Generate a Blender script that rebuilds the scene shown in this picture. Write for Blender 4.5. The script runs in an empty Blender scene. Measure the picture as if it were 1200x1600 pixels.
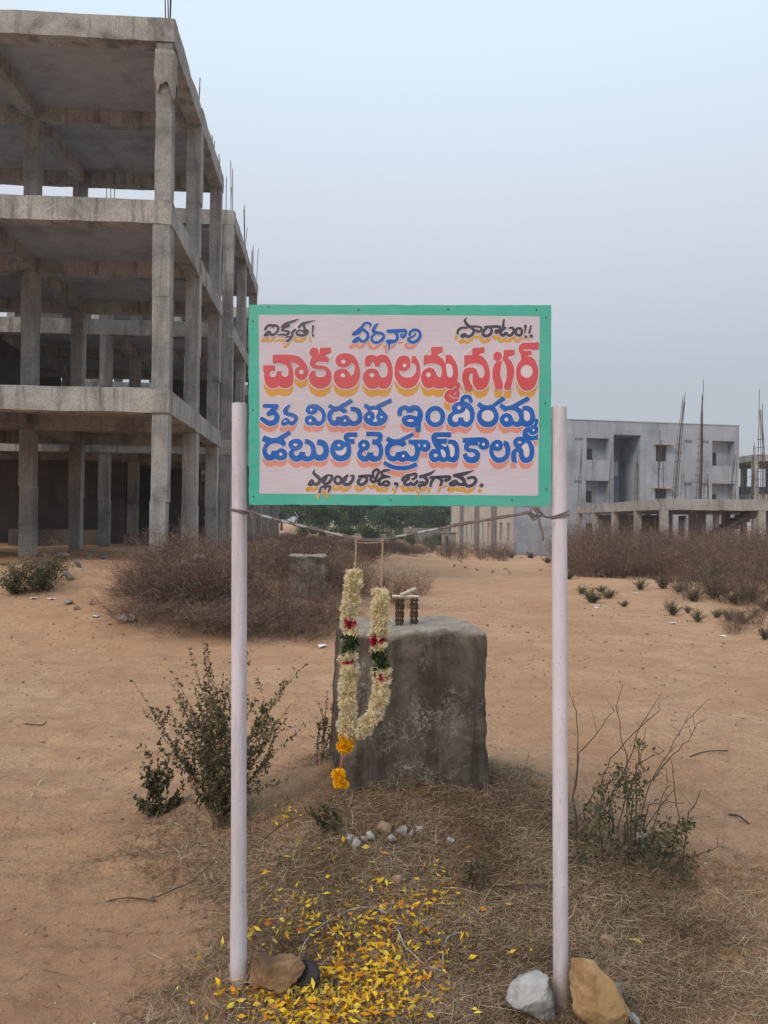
import bpy, bmesh, math, random
import numpy as np
from mathutils import Vector, Matrix, noise as mnoise
from mathutils.geometry import tessellate_polygon

random.seed(7); RNG = np.random.default_rng(7)
R = math.radians
SC = bpy.context.scene
COL = SC.collection

# ------------------------------------------------------------------ camera
F = 1200.0                      # focal length in photo pixels (1200 x 1600)
CAM = Vector((0, 0, 1.5)); PITCH = math.atan(16 / F); ROLL = R(0.6)
CAMM = Matrix.Translation(CAM) @ Matrix.Rotation(R(90) + PITCH, 4, 'X') @ Matrix.Rotation(ROLL, 4, 'Z')
cd = bpy.data.cameras.new('camera'); cam = bpy.data.objects.new('camera', cd); COL.objects.link(cam)
cam.matrix_world = CAMM
cd.sensor_fit = 'HORIZONTAL'; cd.sensor_width = 36; cd.lens = 36 * F / 1200
cd.clip_start = .05; cd.clip_end = 6000
SC.camera = cam

# ------------------------------------------------------------------ sky, sun, exposure
SUN_AZ, SUN_EL = R(218), R(40)      # low sun behind the camera on the left (azimuth from +Y, clockwise)
w = bpy.data.worlds.new('World'); SC.world = w; w.use_nodes = True
nt = w.node_tree; nt.nodes.clear()
def N(nt, t, **k):
    n = nt.nodes.new(t)
    for a, b in k.items(): setattr(n, a, b)
    return n
out = N(nt, 'ShaderNodeOutputWorld'); bg = N(nt, 'ShaderNodeBackground'); bg2 = N(nt, 'ShaderNodeBackground'); add = N(nt, 'ShaderNodeAddShader')
sky = N(nt, 'ShaderNodeTexSky', sky_type='NISHITA', sun_disc=False)
sky.sun_elevation = SUN_EL; sky.sun_rotation = SUN_AZ; sky.dust_density = 3.0; sky.air_density = 1.2
nt.links.new(sky.outputs[0], bg.inputs[0]); bg.inputs[1].default_value = 0.012
tc = N(nt, 'ShaderNodeTexCoord'); sep = N(nt, 'ShaderNodeSeparateXYZ'); rp = N(nt, 'ShaderNodeValToRGB')
nt.links.new(tc.outputs['Generated'], sep.inputs[0]); nt.links.new(sep.outputs['Z'], rp.inputs[0])
def ramp(r, stops):
    e = r.color_ramp.elements
    while len(e) > 1: e.remove(e[-1])
    e[0].position = stops[0][0]; e[0].color = (*stops[0][1], 1)
    for p, c in stops[1:]:
        x = e.new(p); x.color = (*c, 1)
ramp(rp, [(0, (.44, .465, .51)), (.18, (.475, .515, .567)), (.33, (.635, .67, .745)), (.53, (.735, .865, .97)), (1, (.80, .91, 1.0))])
nt.links.new(rp.outputs[0], bg2.inputs[0]); bg2.inputs[1].default_value = 0.90
nt.links.new(bg.outputs[0], add.inputs[0]); nt.links.new(bg2.outputs[0], add.inputs[1]); nt.links.new(add.outputs[0], out.inputs[0])
sl = bpy.data.lights.new('sun', 'SUN'); sl.energy = 1.5; sl.angle = R(16); sl.color = (1, .85, .72)
so = bpy.data.objects.new('sun', sl); COL.objects.link(so)
sd = Vector((math.sin(SUN_AZ) * math.cos(SUN_EL), math.cos(SUN_AZ) * math.cos(SUN_EL), math.sin(SUN_EL)))
so.rotation_euler = sd.to_track_quat('Z', 'Y').to_euler(); so.location = (0, -5, 12)
SC.view_settings.view_transform = 'Standard'; SC.view_settings.look = 'None'
SC.view_settings.exposure = 0.14; SC.view_settings.gamma = 1.0
SC.cycles.use_denoising = True
SC.cycles.max_bounces = 6; SC.cycles.diffuse_bounces = 4; SC.cycles.transparent_max_bounces = 8

# ------------------------------------------------------------------ helpers: noise, terrain, pixels
_P = np.random.default_rng(3).random((256, 256))
def vn(x, y):
    x = np.asarray(x, float); y = np.asarray(y, float)
    xi = np.floor(x).astype(int); yi = np.floor(y).astype(int); fx = x - xi; fy = y - yi
    fx = fx * fx * (3 - 2 * fx); fy = fy * fy * (3 - 2 * fy)
    a = _P[xi & 255, yi & 255]; b = _P[(xi + 1) & 255, yi & 255]; c = _P[xi & 255, (yi + 1) & 255]; d = _P[(xi + 1) & 255, (yi + 1) & 255]
    return (a + (b - a) * fx + (c - a) * fy + (a - b - c + d) * fx * fy) * 2 - 1
def ss(a, b, x):
    t = np.clip((np.asarray(x, float) - a) / (b - a), 0, 1); return t * t * (3 - 2 * t)
def gz(x, y):
    x = np.asarray(x, float); y = np.asarray(y, float)
    z = .72 * ss(8.2, 12.4, y) * ss(.8, -2.6, x) * (1 - .6 * ss(30, 60, y))
    z = z - .75 * ss(18, 52, y) * ss(-2, 6, x)
    z = z + .36 * np.exp(-((x - .14) / .82) ** 2 - ((y - 3.75) / .82) ** 2)
    z = z - .06 * x * np.exp(-((y - 2.4) / 1.6) ** 2) * np.exp(-(x / 2) ** 2)
    z = z + .05 * np.exp(-((x + .9) / .8) ** 2 - ((y - 3.6) / .7) ** 2) + .07 * np.exp(-((x - 1.3) / .6) ** 2 - ((y - 3.3) / .6) ** 2)
    far = np.minimum(y / 6, 4)
    z = z + .02 * vn(x * .7 + 9, y * .7) * np.clip(far, .4, 3) + .01 * vn(x * 2.1, y * 2.1 + 5)
    return z
def gfine(x, y):
    near = np.exp(-np.hypot(x, y) / 14)
    rip = ss(.2, -.8, x) * (1 - .6 * ss(6, 12, y))
    d = .007 * vn(x * 6, y * 6) + .0055 * vn(x * 14, y * 14) + .0035 * vn(x * 33, y * 33)
    d = d + .008 * vn(x * 10 + 5, y * 10) + rip * .030 * np.minimum(0, vn(x * 4.2 + 11, y * 6.5 + 2) + .25) + (.007 * vn(x * 19 + 2, y * 23) + .005 * vn(x * 37, y * 45 + 8)) * (.35 + .65 * ss(-.2, .4, vn(x * 1.3 + 5, y * 1.7))) * np.exp(-np.hypot(x, y) / 7) * 1.6 + rip * 1.7 * (.020 * vn(x * 2.0 + .7 * y, y * 6) + .014 * vn(x * 4, y * 11 + 3) + .006 * vn(x * 9 + 4, y * 19)) * (.7 + .3 * vn(x * .9 + 3, y * .9))
    return d * near
def G(x, y): return float(gz(x, y) + gfine(np.asarray(float(x)), np.asarray(float(y))))
CR = CAMM.to_3x3()
def ray(px, py): return (CR @ Vector(((px - 600) / F, -(py - 800) / F, -1))).normalized()
def at(px, py, Y):
    d = ray(px, py); return CAM + d * (Y / d.y)
def ground(px, py, lo=1.0):
    d = ray(px, py); t = lo; s = .02
    while t < 400:
        p = CAM + d * t
        if p.z < float(gz(p.x, p.y)): break
        t += s; s *= 1.01
    a, b = t - s, t
    for _ in range(18):
        m = (a + b) / 2; p = CAM + d * m
        if p.z < float(gz(p.x, p.y)): b = m
        else: a = m
    p = CAM + d * b; return Vector((p.x, p.y, G(p.x, p.y)))
def onplane(px, py, p0, n):
    d = ray(px, py); return CAM + d * ((p0 - CAM).dot(n) / d.dot(n))

# ------------------------------------------------------------------ helpers: objects
def tag(o, label=None, cat=None, group=None, kind=None):
    if label: o['label'] = label
    if cat: o['category'] = cat
    if group: o['group'] = group
    if kind: o['kind'] = kind
    return o
def thing(name, label, cat, loc=(0, 0, 0), rz=0, group=None):
    o = bpy.data.objects.new(name, None); COL.objects.link(o); o.location = loc; o.rotation_euler = (0, 0, rz)
    o.empty_display_size = .1
    return tag(o, label, cat, group)
def link(name, me, parent=None, loc=None, rot=None):
    o = bpy.data.objects.new(name, me); COL.objects.link(o)
    if parent: o.parent = parent
    if loc is not None: o.location = loc
    if rot is not None: o.rotation_euler = rot
    return o
def copy_tree(o, parent=None):
    c = o.copy(); COL.objects.link(c); c.parent = parent
    for ch in list(o.children):
        copy_tree(ch, c)
    return c
class MB:
    def __init__(s): s.v = []; s.f = []; s.a = None
    def add(s, v, f):
        k = len(s.v); s.v += [tuple(p) for p in v]; s.f += [tuple(i + k for i in q) for q in f]
    def box(s, lo, hi, M=None):
        (x0, y0, z0), (x1, y1, z1) = lo, hi
        v = [Vector(p) for p in ((x0, y0, z0), (x1, y0, z0), (x1, y1, z0), (x0, y1, z0), (x0, y0, z1), (x1, y0, z1), (x1, y1, z1), (x0, y1, z1))]
        if M: v = [M @ p for p in v]
        s.add(v, [(0, 3, 2, 1), (4, 5, 6, 7), (0, 1, 5, 4), (1, 2, 6, 5), (2, 3, 7, 6), (3, 0, 4, 7)])
    def rough(s, lo, hi, seg=.35, amp=.012, seed=0, taper=0):
        lo = np.array(lo, float); hi = np.array(hi, float)
        n = np.maximum(1, np.ceil((hi - lo) / seg).astype(int)); n = np.minimum(n, 40)
        idx = {}; vs = []; fs = []
        def vid(i, j, k):
            if (i, j, k) not in idx:
                p = lo + (hi - lo) * np.array([i / n[0], j / n[1], k / n[2]])
                q = Vector(p) * 2.3 + Vector((seed * 3.7, seed * 1.3, 0)); d = mnoise.noise_vector(q) * amp + mnoise.noise_vector(q * 3.1) * amp * .6
                idx[(i, j, k)] = len(vs); vs.append(Vector(p) + d)
            return idx[(i, j, k)]
        for a in range(3):
            b, c = (a + 1) % 3, (a + 2) % 3
            for side in (0, n[a]):
                for i in range(n[b]):
                    for j in range(n[c]):
                        q = []
                        for di, dj in ((0, 0), (1, 0), (1, 1), (0, 1)):
                            t = [0, 0, 0]; t[a] = side; t[b] = i + di; t[c] = j + dj; q.append(vid(*t))
                        fs.append(q if side else q[::-1])
        s.add(vs, fs)
    def tube(s, pts, r, n=6, cap=True):
        pts = [Vector(p) for p in pts]; m = len(pts)
        rs = r if isinstance(r, (list, tuple)) else [r] * m
        k = len(s.v); u = None
        for i, p in enumerate(pts):
            t = (pts[min(i + 1, m - 1)] - pts[max(i - 1, 0)]).normalized()
            if u is None: u = t.orthogonal().normalized()
            u = (u - t * u.dot(t)); u = u.normalized() if u.length > 1e-6 else t.orthogonal().normalized()
            vv = t.cross(u)
            for j in range(n):
                a = 2 * math.pi * j / n; s.v.append(tuple(p + (u * math.cos(a) + vv * math.sin(a)) * rs[i]))
        for i in range(m - 1):
            for j in range(n):
                s.f.append((k + i * n + j, k + i * n + (j + 1) % n, k + (i + 1) * n + (j + 1) % n, k + (i + 1) * n + j))
        if cap:
            s.f.append(tuple(k + j for j in range(n))[::-1]); s.f.append(tuple(k + (m - 1) * n + j for j in range(n)))
    def build(s, name, mat, parent=None, smooth=False, loc=None, rot=None):
        me = bpy.data.meshes.new(name); me.from_pydata(s.v, [], s.f); me.update()
        if mat: me.materials.append(mat)
        if smooth: me.polygons.foreach_set('use_smooth', [True] * len(me.polygons))
        return link(name, me, parent, loc, rot)
def np_mesh(name, V, Fq, mat, attr=None, parent=None, smooth=False):
    """V (n,3), Fq (m,3|4) numpy -> mesh object; attr = per-vertex float called 'v'"""
    me = bpy.data.meshes.new(name); k = Fq.shape[1]
    me.vertices.add(len(V)); me.vertices.foreach_set('co', np.ascontiguousarray(V, dtype=np.float32).ravel())
    me.loops.add(Fq.size); me.loops.foreach_set('vertex_index', np.ascontiguousarray(Fq, dtype=np.int32).ravel())
    me.polygons.add(len(Fq)); me.polygons.foreach_set('loop_start', np.arange(0, Fq.size, k, dtype=np.int32))
    me.polygons.foreach_set('loop_total', np.full(len(Fq), k, dtype=np.int32))
    if smooth: me.polygons.foreach_set('use_smooth', np.ones(len(Fq), dtype=bool))
    me.update(calc_edges=True)
    if attr is not None:
        a = me.attributes.new('v', 'FLOAT', 'POINT'); a.data.foreach_set('value', np.ascontiguousarray(attr, dtype=np.float32))
    if mat: me.materials.append(mat)
    return link(name, me, parent)

# ------------------------------------------------------------------ materials
def newmat(name, rough=.85, spec=.25):
    m = bpy.data.materials.new(name); m.use_nodes = True; t = m.node_tree; t.nodes.clear()
    o = N(t, 'ShaderNodeOutputMaterial'); b = N(t, 'ShaderNodeBsdfPrincipled')
    b.inputs['Roughness'].default_value = rough; b.inputs['Specular IOR Level'].default_value = spec
    t.links.new(b.outputs[0], o.inputs[0]); return m, t, b
def pos(t, scale=(1, 1, 1), src='pos'):
    if src == 'pos': g = N(t, 'ShaderNodeNewGeometry').outputs['Position']
    else: g = N(t, 'ShaderNodeTexCoord').outputs['Object']
    mp = N(t, 'ShaderNodeMapping'); mp.inputs['Scale'].default_value = scale; t.links.new(g, mp.inputs[0]); return mp.outputs[0]
def noise(t, scale, detail=6, rough=.6, vec=None, dist=0):
    n = N(t, 'ShaderNodeTexNoise'); n.inputs['Scale'].default_value = scale; n.inputs['Detail'].default_value = detail; n.inputs['Roughness'].default_value = rough
    n.inputs['Distortion'].default_value = dist
    if vec is not None: t.links.new(vec, n.inputs['Vector'])
    return n.outputs[0]
def rampn(t, fac, stops):
    r = N(t, 'ShaderNodeValToRGB'); ramp(r, stops); t.links.new(fac, r.inputs[0]); return r.outputs[0]
def mix(t, fac, a, b, mode='MIX'):
    m = N(t, 'ShaderNodeMix', data_type='RGBA', blend_type=mode)
    for sck, v in ((m.inputs[0], fac), (m.inputs[6], a), (m.inputs[7], b)):
        if hasattr(v, 'links'): t.links.new(v, sck)
        elif isinstance(v, (tuple, list)): sck.default_value = (*v, 1)
        else: sck.default_value = v
    return m.outputs[2]
def bump(t, b, h, strength=.3, dist=.01):
    n = N(t, 'ShaderNodeBump'); n.inputs['Strength'].default_value = strength; n.inputs['Distance'].default_value = dist
    t.links.new(h, n.inputs['Height']); t.links.new(n.outputs[0], b.inputs['Normal'])
G1, W1 = (0, 0, 0), (1, 1, 1)
def mat_noise(name, c1, c2, scale=8, rough=.85, bs=.2, bd=.004, src='pos', c3=None, s3=2.0, spec=.2):
    m, t, b = newmat(name, rough, spec); v = pos(t, src=src)
    n = noise(t, scale, 7, .65, v); c = rampn(t, n, [(.32, c1), (.68, c2)])
    if c3: c = mix(t, rampn(t, noise(t, s3, 4, .6, v), [(.48, G1), (.62, W1)]), c, c3)
    t.links.new(c, b.inputs['Base Color'])
    if bs: bump(t, b, noise(t, scale * 4, 6, .7, v), bs, bd)
    return m
def mat_attr(name, stops, rough=.8, trans=0, spec=.2):
    m, t, b = newmat(name, rough, spec)
    a = N(t, 'ShaderNodeAttribute', attribute_name='v'); c = rampn(t, a.outputs['Fac'], stops)
    t.links.new(c, b.inputs['Base Color'])
    if trans:
        tr = N(t, 'ShaderNodeBsdfTranslucent'); mx = N(t, 'ShaderNodeMixShader'); mx.inputs[0].default_value = trans
        t.links.new(c, tr.inputs[0]); t.links.new(b.outputs[0], mx.inputs[1]); t.links.new(tr.outputs[0], mx.inputs[2])
        o = [n for n in t.nodes if n.type == 'OUTPUT_MATERIAL'][0]; t.links.new(mx.outputs[0], o.inputs[0])
    return m
def mat_concrete(name, base, dark, pale, streak=.6, scale=1.0, warm=None, boards=0):
    m, t, b = newmat(name, .92, .15); v = pos(t)
    n1 = noise(t, .9 * scale, 8, .68, v, .4); c = rampn(t, n1, [(.30, dark), (.47, base), (.72, pale)])
    n2 = noise(t, 2.3 * scale, 6, .7, pos(t, (1.6, 1.6, .14)), .2)      # run-down streaks
    c = mix(t, rampn(t, n2, [(.50, G1), (.66, (streak,) * 3)]), c, tuple(x * .38 for x in base))
    n3 = noise(t, 5 * scale, 5, .7, v); c = mix(t, rampn(t, n3, [(.58, G1), (.75, (.55,) * 3)]), c, pale)
    n4 = noise(t, 38, 4, .7, v); c = mix(t, rampn(t, n4, [(.35, (.45,) * 3), (.55, G1)]), c, dark)
    if warm: c = mix(t, rampn(t, noise(t, .6, 3, .5, v), [(.45, G1), (.65, (.6,) * 3)]), c, warm)
    t.links.new(c, b.inputs['Base Color'])
    hh = noise(t, 14, 8, .75, v)
    if boards:
        wv = N(t, 'ShaderNodeTexWave', bands_direction='Z'); wv.inputs['Scale'].default_value = boards; wv.inputs['Distortion'].default_value = .6
        t.links.new(v, wv.inputs[0]); hh = mix(t, .25, hh, wv.outputs[0])
    bump(t, b, hh, .55, .02)
    return m
M = {}
M['conc'] = mat_concrete('bare concrete', (.31, .305, .295), (.12, .118, .115), (.47, .455, .43), .65, boards=.55)
M['beam'] = mat_concrete('stained beam concrete', (.35, .34, .32), (.11, .108, .104), (.54, .51, .465), .9, 1.25)
M['shaded_brick_infill'] = mat_concrete('block infill darkened for shade', (.125, .105, .092), (.07, .06, .053), (.18, .155, .135), .3)  # shade of the deep interior painted into the wall colour
M['conc_far'] = mat_concrete('weathered frame concrete', (.36, .34, .315), (.17, .165, .155), (.50, .46, .41), .8)
M['slab'] = mat_concrete('slab soffit concrete', (.36, .37, .395), (.21, .215, .23), (.45, .46, .48), .3)
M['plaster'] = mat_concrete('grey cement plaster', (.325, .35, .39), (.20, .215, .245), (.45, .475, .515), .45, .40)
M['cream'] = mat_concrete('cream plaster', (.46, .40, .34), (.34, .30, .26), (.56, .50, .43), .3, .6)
M['pilaster'] = mat_concrete('dark pilaster concrete', (.20, .185, .18), (.13, .12, .12), (.27, .25, .24), .3)
M['rebar'] = mat_noise('rusty rebar', (.06, .045, .04), (.13, .08, .06), 30, .8)
M['greywall'] = mat_concrete('low block wall', (.30, .28, .26), (.18, .17, .16), (.40, .37, .34), .4)
M['twig'] = mat_attr('dry brown twigs', [(0, (.062, .041, .032)), (.5, (.150, .098, .074)), (.85, (.26, .178, .13)), (1, (.40, .29, .20))], .9)
M['leaf'] = mat_attr('dusty green leaves', [(0, (.048, .050, .026)), (.5, (.105, .108, .054)), (.8, (.175, .168, .088)), (1, (.23, .155, .10))], .7, .25)
M['stem'] = mat_attr('plant stems', [(0, (.10, .065, .045)), (1, (.20, .135, .09))], .85)
M['tree'] = mat_attr('tree foliage', [(0, (.035, .060, .022)), (.5, (.080, .125, .045)), (1, (.16, .21, .085))], .75, .3)
M['bark'] = mat_noise('bark', (.06, .045, .035), (.13, .10, .08), 12)
M['straw'] = mat_attr('dry straw', [(0, (.085, .055, .036)), (.35, (.20, .135, .085)), (.7, (.36, .26, .16)), (1, (.55, .43, .29))], .8, .15)
M['petal'] = mat_attr('marigold petals', [(0, (.66, .20, .02)), (.2, (.85, .40, .012)), (.55, (.92, .60, .02)), (.9, (.93, .76, .10)), (1, (.55, .36, .10))], .6, .2)
M['bloom'] = mat_attr('marigold bloom', [(0, (.80, .36, .004)), (.5, (.92, .52, .008)), (1, (.95, .66, .03))], .6, .15)
M['white_flower'] = mat_attr('cream chrysanthemum petals', [(0, (.66, .53, .26)), (.45, (.95, .83, .55)), (1, (.98, .93, .74))], .7, .4)
M['rose'] = mat_attr('crimson rose petals', [(0, (.30, .008, .03)), (.5, (.50, .02, .07)), (1, (.62, .06, .14))], .6, .15)
M['garland_leaf'] = mat_attr('garland leaves', [(0, (.010, .030, .008)), (.8, (.03, .065, .015)), (1, (.10, .15, .05))], .6, .1)
M['twine'] = mat_noise('jute twine', (.30, .21, .14), (.48, .36, .25), 120, .9)
M['cable'] = mat_noise('old grey cable', (.12, .095, .09), (.24, .19, .175), 40, .7)
M['tape'] = mat_noise('pale plastic strip', (.22, .22, .23), (.50, .54, .57), 70, .5)
M['post'] = None
m, t, b = newmat('white painted pipe', .45, .35); v = pos(t)
c = rampn(t, noise(t, 5, 5, .6, pos(t, (1, 1, .4))), [(.3, (.585, .55, .605)), (.7, (.69, .645, .70))])
c = mix(t, rampn(t, noise(t, 26, 6, .75, pos(t, (1, 1, .25))), [(.63, G1), (.74, (.75,) * 3)]), c, (.30, .27, .28))
c = mix(t, rampn(t, noise(t, 70, 3, .6, v), [(.70, G1), (.75, (.8,) * 3)]), c, (.16, .14, .14))
sx = N(t, 'ShaderNodeSeparateXYZ'); t.links.new(N(t, 'ShaderNodeNewGeometry').outputs['Position'], sx.inputs[0])
c = mix(t, rampn(t, noise(t, 9, 7, .75, pos(t, (1, 1, .12)), .5), [(.46, G1), (.66, (.7,) * 3)]), c, (.38, .34, .35))
c = mix(t, rampn(t, noise(t, 110, 4, .7, v), [(.64, G1), (.68, (.7,) * 3)]), c, (.30, .24, .22))
zn = N(t, 'ShaderNodeMath', operation='MULTIPLY_ADD'); t.links.new(noise(t, 14, 5, .7, v), zn.inputs[0]); zn.inputs[1].default_value = -.1; t.links.new(sx.outputs['Z'], zn.inputs[2])
c = mix(t, rampn(t, zn.outputs[0], [(.0, (.75,) * 3), (.05, (.3,) * 3), (.09, G1)]), c, (.36, .25, .18))       # splashed soil on the foot
t.links.new(c, b.inputs['Base Color']); bump(t, b, noise(t, 40, 6, .75, v), .35, .003); M['post'] = m
def mat_paint(name, c1, c2, rough=.45):
    m, t, b = newmat(name, rough, .35); v = pos(t)
    c = rampn(t, noise(t, 9, 6, .65, v), [(.3, c1), (.7, c2)])
    c = mix(t, rampn(t, noise(t, 60, 5, .7, pos(t, (.35, 1, 1))), [(.60, G1), (.72, (.16,) * 3)]), c, (.25, .23, .22))
    c = mix(t, rampn(t, noise(t, 7, 4, .6, pos(t, (.12, 1, 6))), [(.60, G1), (.66, (.14,) * 3)]), c, (.32, .29, .29))
    c = mix(t, rampn(t, noise(t, 2.4, 5, .6, v), [(.45, G1), (.7, (.12,) * 3)]), c, (.42, .36, .33))
    t.links.new(c, b.inputs['Base Color']); bump(t, b, mix(t, .35, noise(t, 6, 3, .5, v), noise(t, 90, 4, .6, pos(t, (.2, 1, 1)))), .22, .012); return m
M['sign_white'] = mat_paint('pinkish white sign paint', (.565, .505, .57), (.625, .565, .63), .5)
M['sign_halo'] = mat_paint('fresh white sign paint', (.64, .575, .62), (.70, .635, .68), .5)
M['sign_green'] = mat_paint('sea green sign paint', (.055, .41, .30), (.09, .49, .385))
M['sign_red'] = mat_paint('red sign paint', (.57, .075, .085), (.65, .105, .12))
M['sign_gold'] = mat_paint('gold sign paint', (.60, .29, .035), (.68, .36, .07))
M['sign_blue'] = mat_paint('blue sign paint', (.010, .10, .42), (.022, .15, .52))
M['sign_salmon'] = mat_paint('salmon sign paint', (.68, .24, .17), (.74, .30, .23))
M['sign_black'] = mat_paint('blue-black sign paint', (.045, .040, .055), (.085, .080, .115))
M['wood'] = mat_noise('raw batten', (.20, .15, .10), (.32, .25, .17), 14)
M['burlap'] = mat_noise('torn burlap', (.20, .185, .165), (.34, .32, .29), 26, .95, .5, .01)
M['paper'] = mat_noise('litter', (.62, .62, .62), (.78, .78, .78), 30, .6)
M['bag_green'] = mat_noise('green plastic', (.02, .20, .12), (.04, .28, .18), 30, .5)
M['black'] = mat_noise('black rubber', (.018, .018, .02), (.04, .04, .042), 30, .6)
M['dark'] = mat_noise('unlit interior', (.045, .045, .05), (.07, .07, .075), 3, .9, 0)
M['grille'] = mat_noise('window grille', (.07, .075, .085), (.12, .125, .14), 20, .6)
M['stick'] = mat_noise('peeled stick', (.50, .44, .36), (.66, .60, .51), 60, .8)
M['rust'] = mat_noise('rusted starter bars', (.028, .018, .014), (.13, .078, .05), 160, .85, .6, .002)

# ------------------------------------------------------------------ ground
def build_ground():
    th = np.concatenate([np.arange(-40, 40, .22), np.arange(40, 320, 5.0)]); th = np.radians(th)
    rr = np.concatenate([[.3, .7, 1.0, 1.3], 1.5 * 1.0058 ** np.arange(0, 315), 9.3 * 1.0125 ** np.arange(0, 187), 95 * 1.13 ** np.arange(0, 34)])
    T, Rr = np.meshgrid(th, rr); X = np.sin(T) * Rr; Y = np.cos(T) * Rr
    Z = gz(X, Y) + gfine(X, Y)
    n, m = X.shape; V = np.stack([X, Y, Z], -1).reshape(-1, 3)
    i, j = np.meshgrid(np.arange(n - 1), np.arange(m), indexing='ij'); j2 = (j + 1) % m
    Fq = np.stack([i * m + j, (i + 1) * m + j, (i + 1) * m + j2, i * m + j2], -1).reshape(-1, 4)[:, ::-1]
    mt, t, b = newmat('sandy earth', .95, .1); v = pos(t)
    big = noise(t, .55, 5, .6, v, .5); c = rampn(t, big, [(.30, (.52, .290, .160)), (.5, (.61, .375, .220)), (.72, (.66, .445, .285))])
    c = mix(t, rampn(t, noise(t, 3.2, 6, .7, v, .3), [(.42, G1), (.68, (.6,) * 3)]), c, (.37, .20, .12))
    c = mix(t, rampn(t, noise(t, 14, 6, .75, v), [(.36, (.55,) * 3), (.52, G1)]), c, (.39, .225, .14))
    c = mix(t, rampn(t, noise(t, 55, 6, .85, v), [(.37, (.75,) * 3), (.49, G1)]), c, (.27, .165, .105))
    c = mix(t, rampn(t, noise(t, 70, 6, .85, v), [(.53, G1), (.64, (.6,) * 3)]), c, (.66, .47, .34))
    c = mix(t, rampn(t, noise(t, 130, 3, .7, v), [(.60, G1), (.72, (.6,) * 3)]), c, (.58, .46, .36))
    # darker humus where dead grass has rotted on the mound
    def dist(c0, r0):
        mp = N(t, 'ShaderNodeMapping'); mp.inputs['Location'].default_value = (-c0[0] / r0[0], -c0[1] / r0[1], 0); mp.inputs['Scale'].default_value = (1 / r0[0], 1 / r0[1], 0)
        t.links.new(N(t, 'ShaderNodeNewGeometry').outputs['Position'], mp.inputs[0])
        ln = N(t, 'ShaderNodeVectorMath', operation='LENGTH'); t.links.new(mp.outputs[0], ln.inputs[0]); return ln.outputs['Value']
    d = dist((.3, 2.9), (.95, 1.3)); ad = N(t, 'ShaderNodeMath', operation='ADD'); t.links.new(d, ad.inputs[0])
    mu = N(t, 'ShaderNodeMath', operation='MULTIPLY_ADD'); t.links.new(noise(t, 4, 5, .65, v), mu.inputs[0]); mu.inputs[1].default_value = .9; mu.inputs[2].default_value = -.45
    t.links.new(mu.outputs[0], ad.inputs[1])
    c = mix(t, rampn(t, ad.outputs[0], [(.72, (.8,) * 3), (1.15, G1)]), c, (.225, .135, .086))
    rd = dist((-.9, 2.3), (1.6, 1.5)); ar = N(t, 'ShaderNodeMath', operation='MULTIPLY_ADD'); t.links.new(noise(t, 2.2, 6, .7, v), ar.inputs[0]); ar.inputs[1].default_value = .9; t.links.new(rd, ar.inputs[2])
    c = mix(t, rampn(t, ar.outputs[0], [(.75, (.4,) * 3), (1.35, G1)]), c, (.46, .255, .155))
    t.links.new(c, b.inputs['Base Color'])
    h = mix(t, .5, noise(t, 60, 8, .8, v), noise(t, 22, 7, .75, v)); bump(t, b, h, 1.0, .035)
    o = np_mesh('ground', V, Fq, mt, smooth=True); tag(o, kind='structure')
build_ground()

# ------------------------------------------------------------------ concrete frame blocks on the left
def frame_block(root, xs, ys, z0, levels, bd=.40, bw=.26, cw=.28, sl=.13, mat='conc', rebar=None, slabs=True, seed=0):
    """xs, ys column grid (local), levels = list of slab-top heights"""
    mt = M[mat]; zb = z0; k = seed
    for li, zt in enumerate(levels):
        for ix, x in enumerate(xs):
            for iy, y in enumerate(ys):
                k += 1; mb = MB()
                rk = random.Random(k); zj = zb + (zt - bd - zb) * rk.choice((.42, .5, .56)); z_b = zb - (.5 if li == 0 else 0)
                for za, zc in ((z_b, zj), (zj, zt - bd)):
                    ox, oy, gw = rk.uniform(-.013, .013), rk.uniform(-.013, .013), rk.uniform(-.008, .008); mb = MB()
                    mb.rough((x - cw / 2 + ox - gw, y - cw / 2 + oy - gw, za), (x + cw / 2 + ox + gw, y + cw / 2 + oy + gw, zc), .4, .009, k + za)
                    mb.build('column', mt, root)
        x0, x1 = min(xs) - cw / 2 - .02, max(xs) + cw / 2 + .02; y0, y1 = min(ys) - cw / 2 - .02, max(ys) + cw / 2 + .02
        for iy, y in enumerate(ys):
            k += 1; mb = MB(); a, c = y - bw / 2, y + bw / 2
            if iy == 0: a = y0
            if iy == len(ys) - 1: c = y1
            mb.rough((x0, a, zt - bd), (x1, c, zt - .003), .22, .019, k); mb.build('beam', M['beam'] if mat == 'conc' else mt, root)
        for ix, x in enumerate(xs):
            a, c = x - bw / 2, x + bw / 2
            if x == min(xs): a = x0 + .005
            if x == max(xs): c = x1 - .005
            for iy in range(len(ys) - 1):
                k += 1; mb = MB()
                mb.rough((a, ys[iy] + bw / 2 - .01, zt - bd + .005), (c, ys[iy + 1] - bw / 2 + .01, zt - .004), .3, .018, k); mb.build('beam', mt, root)
        if slabs:
            mb = MB(); mb.rough((x0 + .04, y0 + .04, zt - sl), (x1 - .04, y1 - .04, zt + .012), .5, .012, k + 77); mb.build('floor_slab', M['slab'], root)
        zb = zt
    if rebar:
        rr = random.Random(seed + 5)
        for x in xs:
            for y in ys:
                for q in range(rr.choice((3, 4, 4))):
                    h = rebar * rr.uniform(.5, 1.1); ox, oy = rr.uniform(-.12, .12), rr.uniform(-.12, .12); mb = MB()
                    tx, ty = rr.uniform(-.05, .05), rr.uniform(-.05, .05)
                    mb.tube([(x + ox, y + oy, zb - .1), (x + ox + tx * .4, y + oy + ty * .4, zb + h * .5), (x + ox + tx, y + oy + ty, zb + h)], .011, 5)
                    mb.build('rebar', M['rebar'], root)
ROT = R(3.9); P0 = Vector((-3.62, 12.85, 0))
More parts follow.
